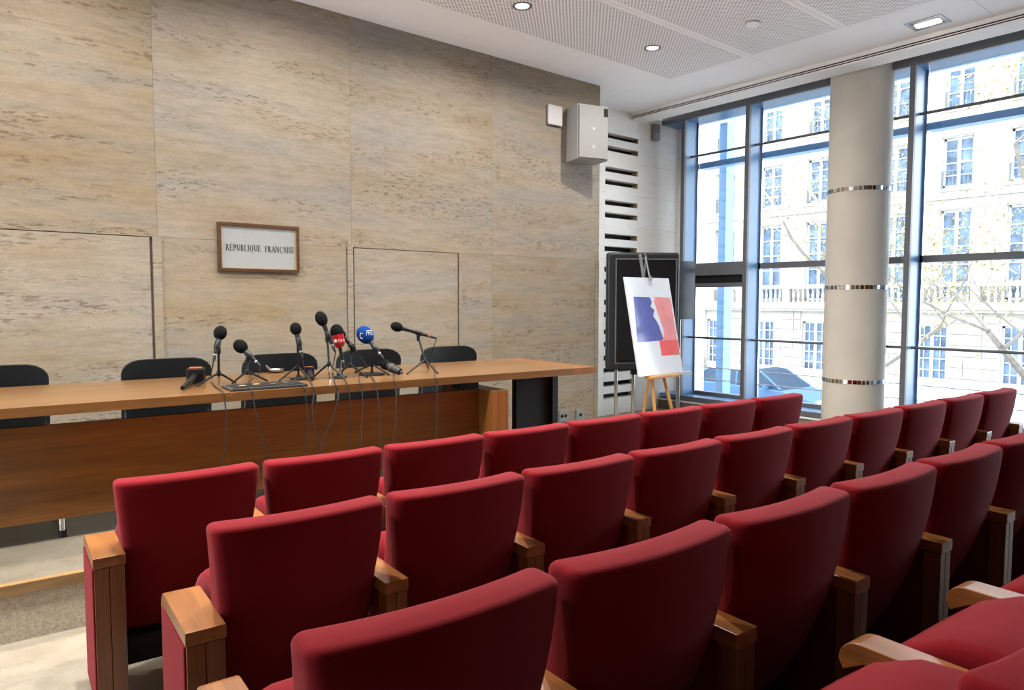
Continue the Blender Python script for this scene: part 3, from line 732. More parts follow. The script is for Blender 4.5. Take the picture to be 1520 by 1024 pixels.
# local: x along the screen, -y towards the viewer
ztop, zbot = .595, -.84
bx('casing', M_TV, (-.445, .455, -.05, .07, zbot, ztop), tv, .035, seg=4)
mb = MB(); mb.box(-.33, .40, -.058, -.05, ztop-.09, ztop-.075); mb.box(-.33, .40, -.058, -.05, zbot+.075, zbot+.09); mb.box(-.345, -.33, -.058, -.05, zbot+.075, ztop-.075); mb.box(.40, .415, -.058, -.05, zbot+.075, ztop-.075)
mb.build('bezel', M_DKSTEEL, tv)
bx('panel', M_TVDK, (-.33, .40, -.054, -.05, zbot+.09, ztop-.09), tv)
MB().tube([(-.0, -.066, ztop-.30), (.03, -.066, ztop-.06), (.0, -.066, ztop-.015)], .014, 8).build('conduit', M_DKSTEEL, tv)
bx('lower_handle', M_BLACK, (-.30, .1, -.075, -.055, zbot+.10, zbot+.13), tv, .005)
for x in (-.315, -.10):
    MB().tube([(x, .0, FL+.05), (x, .0, zbot+.02)], .022, 12).build('post', M_CHROME, tv)
bx('base_bar', M_ALU, (-.42, .10, -.05, .05, FL, FL+.05), tv, .01)
bx('clamp_bracket', M_BLACK, (-.13, -.05, -.03, .03, zbot-.06, zbot), tv)
# second, smaller screen to its right, edge on
s2 = empty('side_screen', (7.36, 5.55, 0), -YAW+math.radians(30), label='smaller dark glossy screen on one silver post beside the window', cat='display')
a = onY(1009, 391, 5.45); b_ = onY(1038, 474, 5.45)
bx('screen', M_SCREEN, (-.15, .17, -.03, -.02, -.22, .50), s2)
bx('back_shell', M_TV, (-.155, .175, -.02, .02, -.225, .505), s2, .006)
MB().tube([(-.02, .05, FL+.04), (-.02, .05, .1)], .028, 12).build('post', M_ALU, s2)
bx('base_plate', M_ALU, (-.2, .2, -.05, .25, FL, FL+.04), s2, .01)
bx('post_clamp', M_PRINTW, (-.03, .18, .01, .04, -.93, -.90), s2)

# ---- easel with poster
YB = 4.9
pb0 = onY(949, 559, YB); pb1 = onY(1014, 553, YB); pt0 = onX(927, 411, pb0.x); 
ez = empty('easel', ((pb0.x+pb1.x)/2, YB, 0), label='pale wooden easel holding the tricolour poster', cat='easel')
hw = (pb1.x-pb0.x)/2; lean = (pt0.y-YB)/(pt0.z-pb0.z); zb_ = pb0.z; zt_ = pt0.z
bx('shelf', M_EASEL, (-.22, .26, -.05, .06, zb_-.035, zb_-.005), ez, .004)
def leanp(x, dy, z): return (x, dy+lean*(z-zb_), z)
MB().tube([leanp(-.05, .06, zb_+.7), leanp(-.11, .05, zb_), (-.11, -.04, FL)], .019, 8).build('leg', M_EASEL, ez)
MB().tube([leanp(.0, .06, zb_+.7), leanp(.08, .05, zb_), (.27, -.04, FL)], .019, 8).build('leg', M_EASEL, ez)
MB().tube([leanp(-.03, .085, zb_+.7), leanp(-.085, .10, zb_), (-.05, .27, FL)], .017, 8).build('rear_leg', M_EASEL, ez)
MB().tube([leanp(-.10, .075, zb_+.62), leanp(.10, .075, zb_+.62)], .015, 6).build('crossbar', M_EASEL, ez)
MB().tube([leanp(-.02, .035, zb_+.05), leanp(-.02, .035, zt_+.26)], .018, 8).build('mast', M_DKSTEEL, ez)
MB().tube([leanp(-.02, .03, zt_+.20), leanp(.02, .0, zt_+.235), leanp(.02, -.02, zt_)], .011, 8).build('clip_arm', M_ALU, ez)
MB().lathe([(.03, 0), (.03, .012), (.01, .02)], leanp(.02, -.03, zt_-.01), (0, 1, 0), 12).build('clip', M_CHROME, ez)
ps = empty('poster_board', ((pb0.x+pb1.x)/2, YB, 0), label='white board poster with blue and red blocks leaning on the easel', cat='poster')
Hh = zt_-zb_
def pquad(name, m, u0, u1, v0, v1, lift, poly=None):
    P = poly or [(u0, v0), (u1, v0), (u1, v1), (u0, v1)]
    mb = MB()
    def f(u, v, s_): z = zb_+v*Hh; return (-hw+u*2*hw, lean*(z-zb_)-lift+(.0 if s_ else (.022 if lift == 0 else .0012)), z)
    mb.prism(P, f); return mb.build(name, m, ps)
pquad('board', M_PAINTW, 0, 1, 0, 1, 0)
jag = [(.49, .795), (.52, .74), (.47, .70), (.55, .66), (.50, .60), (.56, .55), (.60, .50), (.63, .42), (.66, .36), (.60, .345)]
pquad('blue_print', M_PBLUE, 0, 0, 0, 0, .0015, [(.07, .34), (.60, .345), (.66, .36), (.63, .42), (.60, .50), (.56, .55), (.50, .60), (.55, .66), (.47, .70), (.52, .74), (.49, .795), (.13, .80)])
pquad('pink_print', M_PPINK, 0, 0, 0, 0, .0015, [(.66, .345), (.97, .345), (.97, .79), (.60, .80), (.57, .75), (.60, .69), (.62, .62), (.65, .56), (.70, .45)])
pquad('red_print', M_PRED, .56, .985, .19, .345, .0015)

# ---- microphones
TY = 4.58
def P3(x, y, dy=0.0): return onY(x, y, TY+dy)
def cable(name, pts, r=.0035, lab=None, grp='black microphone cables hanging over the table edge'):
    # Catmull-Rom through the given points
    P = [Vector(p) for p in pts]; P = [P[0]]+P+[P[-1]]; out = []
    for i in range(1, len(P)-2):
        for k in range(7):
            t = k/7; a, b_, c, d = P[i-1], P[i], P[i+1], P[i+2]
            out.append(.5*((2*b_)+(-a+c)*t+(2*a-5*b_+4*c-d)*t*t+(-a+3*b_-3*c+d)*t**3))
    out.append(P[-2])
    o = MB().tube(out, r, 6).build(name, M_CABLE)
    return tag(o, lab, 'cable', grp)
def mic_body(t, head, tail, head_r=.040, foam=M_FOAM, foam_len=1.15, ring=True, mat=None, band=None):
    h = Vector(head); e = Vector(tail); ax = (e-h).normalized(); Lm = (e-h).length
    n = 9; L_ = head_r*foam_len
    prof = [(head_r*math.sin(PI*(k+.3)/(n+.6)), -L_*math.cos(PI*(k+.3)/(n+.6))) for k in range(n+1)]
    MB().lathe(prof, h, ax, 18).build('windscreen', foam, t)
    s0 = head_r*.9
    MB().lathe([(.0165, s0*.6), (.0165, s0+.02), (.0135, s0+.07), (.0125, Lm*.72), (.011, Lm*.76)], h, ax, 14).build('handle', mat or M_BLACK, t)
    MB().lathe([(.0115, Lm*.76), (.0115, Lm*.81)], h, ax, 14).build('connector_ring', band or M_ALU, t)
    MB().lathe([(.010, Lm*.81), (.009, Lm*.95), (.005, Lm)], h, ax, 12).build('plug', M_RUBBER, t)
def tripod(t, basexy, hub_h, pole_top, legr=.085, feet=None, rot=0.0):
    bx_, by_ = basexy; hub = Vector((bx_, by_, ZT+hub_h))
    ft = feet or [Vector((bx_+legr*math.cos(rot+2*PI*k/3), by_+legr*math.sin(rot+2*PI*k/3), ZT+.004)) for k in range(3)]
    for f in ft:
        f = Vector(f); MB().tube([hub, hub.lerp(f, .2)+Vector((0, 0, .006)), f], [.008, .007, .006], 8).build('leg', M_BLACK, t)
    MB().lathe([(.010, -.015), (.014, -.008), (.014, .012), (.009, .02)], hub, (0, 0, 1), 12).build('hub', M_BLACK, t)
    MB().tube([hub, Vector(pole_top)], .0075, 8).build('pole', M_BLACK, t)
    p = Vector(pole_top); MB().lathe([(.011, -.03), (.013, -.015), (.013, .012)], p, (0, 0, 1), 10).build('knuckle', M_BLACK, t)
def clip(t, at, ax):
    MB().lathe([(.016, -.028), (.019, -.02), (.019, .02), (.016, .028)], Vector(at), Vector(ax), 12).build('clip', M_BLACK, t)
def roundbase(t, c, r=.055):
    MB().lathe([(r, 0), (r, .008), (r*.9, .012), (.016, .016), (.012, .03)], Vector((c[0], c[1], ZT)), (0, 0, 1), 24).build('round_base', M_BLACK, t)
def mic(name, lab, cat='microphone'):
    return empty(name, label=lab, cat=cat)
def foot(x, y): return onZ(x, y, ZT+.004)

# 1 tripod mic, black ball
t = mic('tripod_microphone', 'black ball microphone on a tripod, first upright one from the left')
h, e = P3(327, 494), P3(317, 536, -.05); mic_body(t, h, e); m_ = h.lerp(e, .42); clip(t, m_, e-h)
b_ = onZ(325, 571, ZT); tripod(t, (b_.x, b_.y), .07, (m_.x+.012, m_.y+.02, m_.z-.03), feet=[foot(292, 573), foot(350, 568), foot(325, 556)])
c1 = e
# 2
t = mic('tripod_microphone', 'black ball microphone tilted down-right on a tripod, above the flat tray')
h, e = P3(357, 514), P3(386, 543, -.09); mic_body(t, h, e, .042); m_ = h.lerp(e, .42); clip(t, m_, e-h)
b_ = onZ(367, 570, ZT); tripod(t, (b_.x, b_.y), .075, (m_.x, m_.y+.02, m_.z-.03), feet=[foot(344, 569), foot(397, 565), foot(372, 556)])
c2 = e
# 3 round base + pole
t = mic('desk_stand_microphone', 'black ball microphone on a pole with round base, right of the clear dish')
h, e = P3(439, 488), P3(449, 531, -.06); mic_body(t, h, e, .038); m_ = h.lerp(e, .45); clip(t, m_, e-h)
b_ = onZ(443, 563, ZT); roundbase(t, b_)
MB().tube([(b_.x, b_.y, ZT+.01), (m_.x, m_.y+.02, m_.z)], .007, 8).build('pole', M_BLACK, t)
for f in (foot(414, 565), foot(462, 565)): MB().tube([(b_.x, b_.y+.01, ZT+.09), f], .006, 8).build('leg', M_BLACK, t)
c3 = e
# 5 tallest
t = mic('tripod_microphone', 'tallest black ball microphone on a tripod, left of the red one')
h, e = P3(477, 473), P3(498, 523, -.07); mic_body(t, h, e, .041, foam_len=1.3); m_ = h.lerp(e, .5); clip(t, m_, e-h)
b_ = onZ(489, 562, ZT); tripod(t, (b_.x, b_.y), .10, (m_.x, m_.y+.02, m_.z-.02), feet=[foot(466, 559), foot(510, 562), foot(489, 552)])
MB().tube([(b_.x, b_.y, ZT+.1), (b_.x, b_.y, ZT+.0)], .006, 8).build('centre_post', M_CHROME, t)
c5 = e
# 6 red cube-flag mic
t = mic('flag_microphone', 'microphone with a red lettered collar under black foam')
h, e = P3(500, 492, .03), P3(511, 548, -.02); ax = (e-h).normalized()
mic_body(t, h, e, .046)
q = h.lerp(e, .24)
rg = []
for s_, r_ in ((-.045, .036), (-.040, .043), (.022, .041), (.048, .026)):
    c_ = q+ax*s_; a_ = ax.cross(Vector((0, 1, 0))).normalized(); d_ = a_.cross(ax)
    rg.append([c_+(a_*math.cos(2*PI*k/8+.39)+d_*math.sin(2*PI*k/8+.39))*r_ for k in range(8)])
MB().loft(rg, smooth=False).build('collar', M_REDPL, t)
a_ = ax.cross(Vector((0, 1, 0))).normalized(); front = q+Vector((0, -.0415, 0))
mb2 = MB()
for k in range(4):
    u = -.022+.013*k
    for (x0, z0, x1, z1) in ((0, -.006, 0, .008), (0, .008, .008, .008), (.008, .008, .008, -.006))[:2+(k % 2)]:
        A = front+Vector((u+x0, 0, z0)); B = front+Vector((u+x1, 0, z1)); mb2.tube([A, B], .0013, 4)
mb2.build('lettering', M_PRINTW, t)
MB().lathe([(.012, 0), (.012, .001)], q+Vector((-.034, -.022, .0)), (-.8, -.6, 0), 12).build('emblem', M_PRINTW, t)
b_ = onZ(505, 561, ZT); roundbase(t, b_, .045); MB().tube([(b_.x, b_.y, ZT+.01), e.lerp(h, .25)+Vector((0, .02, 0))], .007, 8).build('pole', M_BLACK, t)
c6 = e
# 7 long dark mic leaning behind it
t = mic('tripod_microphone', 'slim dark microphone slanting down-right behind the red one')
h, e = P3(507, 496, .10), P3(533, 527, .02); mic_body(t, h, e, .030, band=M_NAVY)
m_ = h.lerp(e, .6); b_ = onZ(520, 557, ZT); clip(t, m_, e-h)
tripod(t, (b_.x, b_.y), .07, (m_.x, m_.y+.01, m_.z-.02), feet=[foot(500, 556), foot(545, 560), foot(533, 549)])
c7 = e
# 8 blue
t = mic('desk_stand_microphone', 'microphone with a large blue lettered foam head on a round base')
h, e = P3(542, 497), P3(569, 532, -.12); ax = (e-h).normalized()
mic_body(t, h, e, .058, foam=M_BLUEFOAM, foam_len=1.2)
m_ = h.lerp(e, .55); clip(t, m_, e-h); b_ = onZ(552, 556, ZT); roundbase(t, b_, .095)
MB().tube([(b_.x, b_.y, ZT+.01), (m_.x-.01, m_.y+.02, m_.z-.01)], .007, 8).build('pole', M_BLACK, t)
for f in (foot(527, 552), foot(578, 556)): MB().tube([(b_.x, b_.y, ZT+.075), f], .006, 8).build('leg', M_BLACK, t)
mb2 = MB(); fr = h+Vector((.010, -.0585, .012))
segs = [[(-.028, -.012), (-.030, .0), (-.022, .010), (-.014, .006)], [(-.012, .014), (-.012, -.012), (-.004, -.010)], [(-.018, .004), (-.004, .004)], [(.000, -.012), (.000, .012), (.008, .012)], [(.012, .006), (.012, -.010), (.020, -.008)], [(.012, .012), (.014, .014)], [(-.030, .018), (.012, .022)]]
for sg_ in segs:
    mb2.tube([fr+Vector((u, .35*abs(u)**1.0*abs(u)*10+.004*(v > .01), v)) for u, v in sg_], .0022, 5)
mb2.build('lettering', M_PRINTW, t)
ring = []
for k in range(13): a = 2*PI*k/12; ring.append(h+Vector((-.045, -.034, -.004))+Vector((.010*math.cos(a), -.006*math.cos(a), .020*math.sin(a))))
MB().tube(ring, .002, 5, caps=False).build('emblem', M_PRINTW, t)
c8 = e
# 10
t = mic('tripod_microphone', 'black microphone tilted almost level on a tripod, nearest the table end')
h, e = P3(589, 485), P3(648, 502, -.03); mic_body(t, h, e, .036, foam_len=1.35, band=M_ORANGE); m_ = h.lerp(e, .55); clip(t, m_, e-h)
b_ = onZ(631, 552, ZT); tripod(t, (b_.x, b_.y), .085, (m_.x, m_.y+.01, m_.z-.03), feet=[foot(604, 555), foot(650, 554), foot(636, 547)])
c10 = e
# lying mics
def lying(name, lab, p_head, p_tail, cube_m, top_m, size=.042):
    t = mic(name, lab)
    h = onZ(*p_head, ZT+size*1.02); e = onZ(*p_tail, ZT+.016); ax = (e-h).normalized(); sd = ax.cross(Vector((0, 0, 1))).normalized(); up = sd.cross(ax)
    mb = MB()
    vs = [h+ax*i*size*.75+sd*j*size+up*k_*size*.9 for i in (-1, 1) for j in (-1, 1) for k_ in (-1, 1)]
    mb.add(vs, [(0, 1, 3, 2), (4, 6, 7, 5), (0, 4, 5, 1), (2, 3, 7, 6), (0, 2, 6, 4), (1, 5, 7, 3)])
    mb.build('flag_cube', cube_m, t, .008)
    f = [h+ax*i*size*.5+sd*j*size*.7+up*size*.93 for i, j in ((-1, -1), (1, -1), (1, 1), (-1, 1))]; g = [p+up*.003 for p in f]
    MB().add(f+g, [(0, 1, 2, 3), (4, 7, 6, 5), (0, 4, 5, 1), (1, 5, 6, 2), (2, 6, 7, 3), (3, 7, 4, 0)]).build('flag_print', top_m, t)
    MB().lathe([(.020, -size*.7-.05), (.028, -size*.7-.03), (.028, -size*.7)], h, ax, 14).build('grille_head', M_FOAM, t)
    Lm = (e-h).length
    MB().lathe([(.019, size*.7), (.017, Lm*.6), (.013, Lm*.9), (.013, Lm)], h, ax, 14).build('handle', M_BLACK, t)
    return t
lying('handheld_microphone', 'handheld microphone with black cube flag lying on the table, leftmost of all', (291, 557), (271, 576), M_BLACK, M_ORANGE, .052)
lying('handheld_microphone', 'small flag microphone lying beside the pole of the round base', (459, 551), (463, 562), M_NAVY, M_ORANGE, .034)
t = mic('handheld_microphone', 'long black microphone lying on the table between the blue one and the last tripod')
h = onZ(572, 541, ZT+.075); e = onZ(598, 554, ZT+.02); mic_body(t, h+Vector((0, 0, .0)), e, .038, band=M_RUBBER)
MB().lathe([(.031, .03), (.034, .06), (.030, .10), (.024, .14)], h, (e-h), 12).build('collar', M_BLACK, t)
MB().lathe([(.0345, .060), (.0345, .066)], h, (e-h), 12).build('orange_band', M_ORANGE, t)

# flat dark tray with small things
a = onZ(342, 577, ZT); b_ = onZ(433, 573, ZT)
tr = empty('flat_tray', (a.x+.02, 4.275, ZT), PANG, label='flat dark glossy tray at the front edge of the table', cat='tray')
bx('tray_body', M_TRAY, (-.06, .40, -.06, .17, .0, .016), tr, .006)
bx('tray_inset', M_BLACK, (-.04, .38, -.045, .155, .0162, .018), tr)
for k, (u, v) in enumerate(((.03, .03), (.12, .06), (.21, .02), (.29, .05))):
    MB().lathe([(.020, 0), (.022, .004), (.014, .006)], (u, v, .018), (0, 0, 1), 14).build('round_insert', M_GOLD if k < 2 else M_ALU, tr)
ds = empty('clear_dish', tuple(onZ(410, 553, ZT)), label='small shallow clear dish with a metal clip beside the second tripod', cat='dish')
MB().lathe([(.03, .004), (.05, .012), (.058, .026), (.054, .026), (.045, .014), (.0, .010)], (0, 0, 0), (0, 0, 1), 20).build('dish', M_ALU, ds)
MB().tube([(-.05, 0, .02), (-.075, -.01, .055), (-.055, -.02, .03)], .006, 6).build('metal_clip', M_CHROME, ds)

# cables: from each plug over the table edge down to the platform
def edgeY(x): return 4.27-math.tan(-PANG)*x-.012
def drop(start, mids, edge_px, fall, lab):
    pts = [start]
    for (x, y) in mids: p = onZ(x, y, ZT+.006); pts.append(p)
    ex = onY(edge_px[0], edge_px[1], 4.2); ye = edgeY(ex.x); ex = onY(edge_px[0], edge_px[1], ye)
    pts.append(Vector((ex.x, ye+.02, ZT+.006))); pts.append(Vector((ex.x, ye, ZT-.03)))
    for i, (x, y) in enumerate(fall): p = onY(x, y, ye-.012-.005*i); p.z = max(p.z, ZP+.01); pts.append(p)
    cable('microphone_cable', pts, lab=lab)
drop(c1, [(313, 560), (318, 572)], (333, 586), [(336, 620), (335, 655), (330, 692)], 'thin cable from the first tripod microphone, hanging left of all others')
drop(c2, [(384, 556), (370, 566)], (375, 580), [(382, 620), (394, 665), (410, 728)], 'thin cable slanting down-right below the flat tray')
drop(c3, [(452, 548), (458, 560)], (466, 574), [(463, 610), (468, 640), (476, 672)], 'thin cable below the round-base pole microphone')
drop(onZ(420, 560, ZT+.01), [(435, 562)], (452, 573), [(455, 600), (456, 635), (454, 672)], 'thin cable just left of the round-base microphone')
drop(c5, [(494, 548), (494, 556)], (500, 568), [(500, 600), (487, 635), (474, 668)], 'thin cable from the tallest microphone, bowing to the left')
drop(c6, [(508, 555)], (517, 566), [(520, 600), (520, 635), (519, 665)], 'thin cable below the red microphone')
drop(c7, [(545, 545), (533, 556)], (537, 563), [(538, 600), (537, 640), (536, 668)], 'thin cable left of the blue microphone')
drop(onZ(545, 556, ZT+.01), [(552, 560)], (559, 561), [(562, 600), (564, 640), (565, 668)], 'thin cable in front of the blue microphone base')
drop(c8, [(578, 548), (584, 553)], (587, 558), [(588, 600), (586, 640), (583, 665)], 'thin cable from the blue microphone dropping at its right')
drop(c10, [(640, 530), (645, 548)], (648, 552), [(649, 590), (649, 630), (648, 656)], 'single cable from the last tripod microphone')

# ------------------------------------------------------------------ outside
st = empty('street', kind='structure')
bx('roadway', M_ROAD, (12.5, 26.5, -25, 60, STREET-.2, STREET-.12), st)
bx('pavement_near', M_PAVE, (9.3, 12.5, -25, 60, STREET-.2, STREET), st)
bx('pavement_far', M_PAVE, (26.5, 30.2, -25, 60, STREET-.2, STREET), st)
bx('outer_base_wall', M_FAC, (8.72, 9.3, -5, 8.0, STREET-.2, -1.55), st)

FX = 30.0
fb = empty('stone_building', (FX, 12, STREET), label='pale stone building with tall windows and a balustrade across the street', cat='building')
def fbx(nm, m, x0, x1, y0, y1, z0, z1, par=None, bevel=0):
    p = par or fb
    ox, oy, oz = (FX, 12, STREET)
    return bx(nm, m, (x0-ox, x1-ox, y0-oy, y1-oy, z0-oz, z1-oz), p, bevel)
cols = [3.3, 5.7, 8.0, 10.2, 12.45, 15.55, 17.8, 20.2, 22.6]
YA, YZ = -1.0, 32.0
gf = [3.2, 5.6, 8.0, 10.9, 13.3, 15.6, 18.1, 20.6]
levels = [('ground', STREET, -.30, -3.1, -.88, 1.12, gf), ('first', -.30, 3.9, .05, 3.45, 1.05, cols), ('second', 3.9, 6.9, 4.30, 6.15, 1.02, cols), ('third', 6.9, 10.0, 7.25, 9.0, .95, cols)]
for nm, z0, z1, wz0, wz1, ww, cc in levels:
    fbx('wall_band', M_FAC, FX, FX+.6, YA, YZ, z0, wz0); fbx('wall_band', M_FAC, FX, FX+.6, YA, YZ, wz1, z1)
    ed = [YA]
    for c in sorted(cc): ed += [c-ww/2, c+ww/2]
    ed.append(YZ)
    for i in range(0, len(ed), 2): fbx('wall_pier', M_FAC, FX, FX+.6, ed[i], ed[i+1], wz0, wz1)
    for c in cc:
        if c > 24: continue
        wfm = empty('window', (0, 0, 0)); wfm.parent = fb
        mb = MB(); o_ = (FX, 12, STREET)
        def wb(m_, x0, x1, y0, y1, a, b__): m_.box(x0-FX, x1-FX, y0-12, y1-12, a-STREET, b__-STREET)
        y0, y1 = c-ww/2, c+ww/2
        wb(mb, FX+.14, FX+.2, y0, y0+.07, wz0, wz1); wb(mb, FX+.14, FX+.2, y1-.07, y1, wz0, wz1); wb(mb, FX+.14, FX+.2, y0, y1, wz1-.08, wz1); wb(mb, FX+.14, FX+.2, y0, y1, wz0, wz0+.1); wb(mb, FX+.13, FX+.2, c-.06, c+.06, wz0, wz1)
        nr = {'ground': 5, 'first': 5, 'second': 4, 'third': 3}[nm]
        for k in range(1, nr): z = wz0+(wz1-wz0)*k/nr; wb(mb, FX+.15, FX+.19, y0, y1, z-.022, z+.022)
        if nm == 'ground':
            for dy in (-.29, .29): wb(mb, FX+.15, FX+.19, c+dy-.018, c+dy+.018, wz0, wz1)
        mb.build('sash', M_FACW, wfm)
        mb = MB(); wb(mb, FX+.2, FX+.22, y0, y1, wz0, wz1); mb.build('pane', M_PANE, wfm)
        if nm != 'ground':
            mb = MB(); wb(mb, FX-.06, FX+.02, y0-.18, y0-.02, wz0-.05, wz1+.05); wb(mb, FX-.06, FX+.02, y1+.02, y1+.18, wz0-.05, wz1+.05); wb(mb, FX-.08, FX+.02, y0-.2, y1+.2, wz1+.05, wz1+.2); wb(mb, FX-.08, FX+.02, y0-.2, y1+.2, wz0-.14, wz0-.02)
            mb.build('surround', M_FAC, wfm)
        if nm == 'second' or nm == 'third':
            mb = MB(); wb(mb, FX-.05, FX-.03, y0, y1, wz0+.62, wz0+.65)
            for k in range(9): yy = y0+(y1-y0)*k/8; wb(mb, FX-.05, FX-.03, yy-.01, yy+.01, wz0, wz0+.62)
            mb.build('window_guard', M_BALC, wfm)
fbx('cornice', M_FAC, FX-.55, FX, YA, YZ, -.30, -.12); fbx('cornice', M_FAC, FX-.40, FX, YA, YZ, -.42, -.30)
fbx('string_course', M_FAC, FX-.15, FX, YA, YZ, 3.86, 4.0); fbx('string_course', M_FAC, FX-.2, FX, YA, YZ, 6.8, 6.98); fbx('cornice', M_FAC, FX-.5, FX, YA, YZ, 9.9, 10.2)
fbx('plinth', M_FAC, FX-.08, FX, YA, YZ, STREET, STREET+.35)
fbx('balustrade_rail', M_FAC, FX-.5, FX-.26, YA, YZ, .56, .68); fbx('balustrade_foot', M_FAC, FX-.5, FX-.26, YA, YZ, -.12, -.02)
# rusticated courses of the ground floor
z = STREET+.38
while z < -.45:
    h = .42
    for i in range(len(gf)+1):
        ys = [YA]+[v for c in sorted(gf) for v in (c-.62, c+.62)]+[YZ]
        y0, y1 = ys[2*i], ys[2*i+1]
        if y0 > 24: continue
        y1 = min(y1, 26)
        m_ = (y0+y1)/2 + (.3 if int(z*10) % 2 else -.3)
        if y1-y0 > .4:
            fbx('stone_block', M_FAC, FX-.05, FX+.01, y0, m_-.015, z+.018, min(z+h, -.43)-.018); fbx('stone_block', M_FAC, FX-.05, FX+.01, m_+.015, y1, z+.018, min(z+h, -.43)-.018)
    z += h
# balusters
prof = [(.055, -.02), (.055, .05), (.03, .08), (.062, .2), (.068, .27), (.04, .40), (.03, .46), (.055, .50), (.055, .56)]
b0 = MB().lathe(prof, (0, 0, 0), (0, 0, 1), 8).build('baluster', M_FAC, fb)
first_b = True; y = 6.2
for y in [5.6+.22*k for k in range(66)]:
    if any(abs(y-p) < .22 for p in (6.9, 9.3, 11.5, 14.1, 16.7, 19.0)): continue
    o = b0 if first_b else b0.copy()
    if not first_b: COL.objects.link(o)
    first_b = False; o.parent = fb; o.location = (-.38, y-12, -STREET)
for p in (6.9, 9.3, 11.5, 14.1, 16.7, 19.0): fbx('balustrade_pier', M_FAC, FX-.49, FX-.27, p-.15, p+.15, -.12, .58)
# neighbouring wing, further left
nb = empty('distant_building', (FX+6, 40, STREET), label='further pale building closing the street behind the bare tree', cat='building')
bx('wall', M_FAC, (0, 5, -8, 20, 0, 14), nb)
for k in range(5):
    for j in range(4): bx('window', M_PANE, (-.02, .0, -6+k*2.6, -4.9+k*2.6, 1+j*3.3, 3.1+j*3.3), nb)

# ---- trees
def tree(px_, Xd, lab, seed, spread=1.0, hgt=7.5, leaves=2600, lean_=0.0):
    rnd = random.Random(seed)
    b_ = onX(px_, 560, Xd); base = Vector((Xd, b_.y, STREET-.1))
    t = empty('street_tree', tuple(base), label=lab, cat='tree', group='spring trees along the street')
    mb = MB(); tips = []
    def grow(p, d, L_, r, depth):
        n = 5; pts = [p]; rs = [r]; q = p.copy(); dd = d.copy()
        for k in range(n):
            dd = (dd+Vector((rnd.uniform(-.16, .16), rnd.uniform(-.16, .16), rnd.uniform(-.02, .12)))).normalized(); q = q+dd*L_/n; pts.append(q.copy()); rs.append(r*(1-.45*(k+1)/n))
            if depth > 1: tips.append(q.copy())
        mb.tube(pts, rs, 6 if depth > 0 else 9)
        if depth >= 4: return
        m_ = 2 if depth == 0 else 3
        for i in range(m_+(depth == 0)):
            k = rnd.randint(2, n) if i else n
            a = rnd.uniform(0, 2*PI); el = rnd.uniform(.35, .9)
            nd = (dd*.55+Vector((math.cos(a)*math.cos(el)*spread, math.sin(a)*math.cos(el)*spread*1.3, math.sin(el)*.6))).normalized()
            grow(pts[k], nd, L_*rnd.uniform(.58, .78), rs[k]*.62, depth+1)
    grow(Vector((0, 0, 0)), Vector((lean_*.3, lean_, 1)).normalized(), hgt*.42, .17, 0)
    mb.build('trunk_and_branches', M_BARK, t)
    lb = MB()
    for i in range(int(leaves*1.7)):
        p = rnd.choice(tips)+Vector((rnd.gauss(0, .32), rnd.gauss(0, .32), rnd.gauss(0, .28))); s_ = rnd.uniform(.018, .04)
        u = Vector((rnd.uniform(-1, 1), rnd.uniform(-1, 1), rnd.uniform(-1, 1))).normalized(); v = u.cross(Vector((rnd.uniform(-1, 1), rnd.uniform(-1, 1), rnd.uniform(-1, 1)))).normalized()
        lb.v += [tuple(p-u*s_), tuple(p+v*s_*.6), tuple(p+u*s_), tuple(p-v*s_*.6)]; n_ = len(lb.v); lb.f.append((n_-4, n_-3, n_-2, n_-1)); lb.m.append(0); lb.smooth.append(False)
    me = bpy.data.meshes.new('leaves'); me.from_pydata(lb.v, [], lb.f); me.materials.append(M_LEAF)
    o = bpy.data.objects.new('leaves', me); COL.objects.link(o); o.parent = t; o['kind'] = 'stuff'
tree(1046, 22, 'bare-trunked street tree seen through the narrow left window bay', 3, hgt=9, leaves=2600, lean_=.02)
tree(1262, 17, 'street tree whose branches show on both sides of the column', 11, hgt=8.5, leaves=2600)
tree(1600, 15, 'yellow-leaved tree reaching in from the right edge of the window', 23, hgt=9, leaves=4200, spread=1.2)

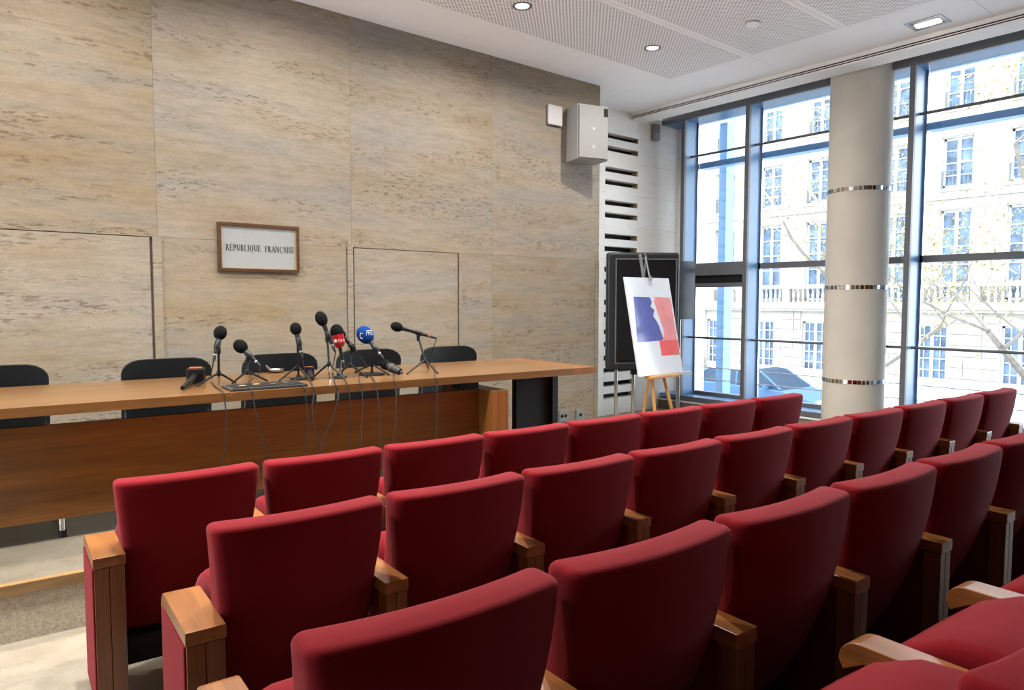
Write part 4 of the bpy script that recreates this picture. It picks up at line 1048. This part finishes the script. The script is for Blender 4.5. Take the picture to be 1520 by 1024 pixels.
# ---- cars
def car(name, lab, cx_, cy_, paint, length=4.3, width=1.75, height=1.46, cat='car'):
    """front towards -Y"""
    t = empty(name, (cx_, cy_, STREET-.12), label=lab, cat=cat)
    h2 = width/2; Lh = length/2
    body = [(-Lh, .32), (-Lh, .68), (-Lh+.35, .80), (-Lh+1.05, .93), (Lh-.25, 1.0), (Lh, .85), (Lh, .32)]
    def sec(poly, ins_fn, mi, nm, m, bev=.05):
        mb = MB(); mb.prism(poly, lambda u, v, s_: ((-1 if s_ == 0 else 1)*(h2-ins_fn(v)), u, v)); return mb.build(nm, m, t, bev, seg=3)
    sec(body, lambda v: .0, 0, 'body', paint)
    cabin = [(-Lh+1.0, .92), (-Lh+1.75, height-.05), (-Lh+2.2, height), (Lh-.9, height-.02), (Lh-.2, .99)]
    sec(cabin, lambda v: .05+.16*max(0, (v-.92))/(height-.92), 0, 'cabin', M_CARGLASS, .03)
    roof = [(-Lh+1.70, height-.09), (-Lh+2.2, height+.015), (Lh-.9, height), (Lh-.72, height-.10)]
    sec(roof, lambda v: .19, 0, 'roof', M_CARWHITE, .02)  # white in place of the body paint: overexposed daylight put into the roof colour
    for s_ in (-1, 1):
        for (u0, v0, u1, v1) in ((-Lh+1.02, .93, -Lh+1.76, height-.06), (-Lh+2.45, .95, -Lh+2.5, height-.04), (Lh-.24, 1.0, Lh-.86, height-.06)):
            MB().tube([(s_*(h2-.045), u0, v0), (s_*(h2-.20), u1, v1)], .035, 6).build('pillar', paint, t)
        for u in (-Lh+.8, Lh-.75):
            w_ = MB().lathe([(.20, -.1), (.31, -.1), (.33, -.06), (.33, .06), (.31, .1), (.20, .1)], (s_*(h2-.10), u, .33), (1, 0, 0), 20).build('wheel', M_TYRE, t)
            MB().lathe([(.20, 0), (.18, .02), (.05, .03)], (s_*(h2+.0), u, .33), (s_, 0, 0), 16).build('hub_cap', M_ALU, w_)
        MB().box(s_*h2, s_*(h2+.16), -Lh+1.35, -Lh+1.5, .95, 1.07).build('wing_mirror', paint, t, .02)
    MB().box(-h2+.12, -h2+.5, -Lh-.01, -Lh+.05, .6, .72).box(h2-.5, h2-.12, -Lh-.01, -Lh+.05, .6, .72).build('headlamps', M_SPK, t)
    bx('bumper', M_BLACK, (-h2+.05, h2-.05, -Lh-.04, -Lh+.05, .33, .45), t, .02)
    return t
car('car', 'blue hatchback parked beyond the window left of the column', 19.2, 11.6, M_CARBLUE)
car('car', 'silver car parked behind the blue one, seen through the narrow bay', 19.3, 16.6, M_CARSILV)
# white van close to the window
vn = empty('van', (12.0, 3.9, STREET-.12), label='white van close outside the window, right of the column', cat='van')
poly = [(2.55, .4), (2.55, .95), (2.35, 1.15), (1.75, 1.30), (1.15, 1.93), (.8, 2.02), (-2.45, 2.02), (-2.55, 1.9), (-2.55, .4)]
MB().prism(poly, lambda u, v, s_: ((-.95 if s_ == 0 else .95)*(1-.06*max(0, v-1.1)), u, v)).build('body', M_CARWHITE, vn, .08, seg=4)
MB().prism([(1.70, 1.34), (1.16, 1.88), (.95, 1.88), (.75, 1.34)], lambda u, v, s_: ((-.955+.0 if s_ == 0 else .955)*(1-.055*max(0, v-1.1)), u, v)).build('side_window', M_CARGLASS, vn)
for s_ in (-1, 1):
    for u in (1.65, -1.6):
        w_ = MB().lathe([(.2, -.1), (.33, -.1), (.35, 0), (.33, .1), (.2, .1)], (s_*.88, u, .35), (1, 0, 0), 20).build('wheel', M_TYRE, vn)
        MB().lathe([(.2, 0), (.16, .03)], (s_*.93, u, .35), (s_, 0, 0), 14).build('hub_cap', M_ALU, w_)
bx('wing_mirror', M_BLACK, (-1.16, -.96, .98, 1.10, 1.28, 1.55), vn, .02)

# ------------------------------------------------------------------ lift everything so the hall floor is z = 0
bpy.context.view_layer.update()
for o in list(bpy.data.objects):
    if o.parent is None and o.type not in {'CAMERA'} and o.name != 'sun':
        o.location.z += EYE
for o in bpy.data.objects:       # bring the bases of floor-standing copies to sensible origins
    pass
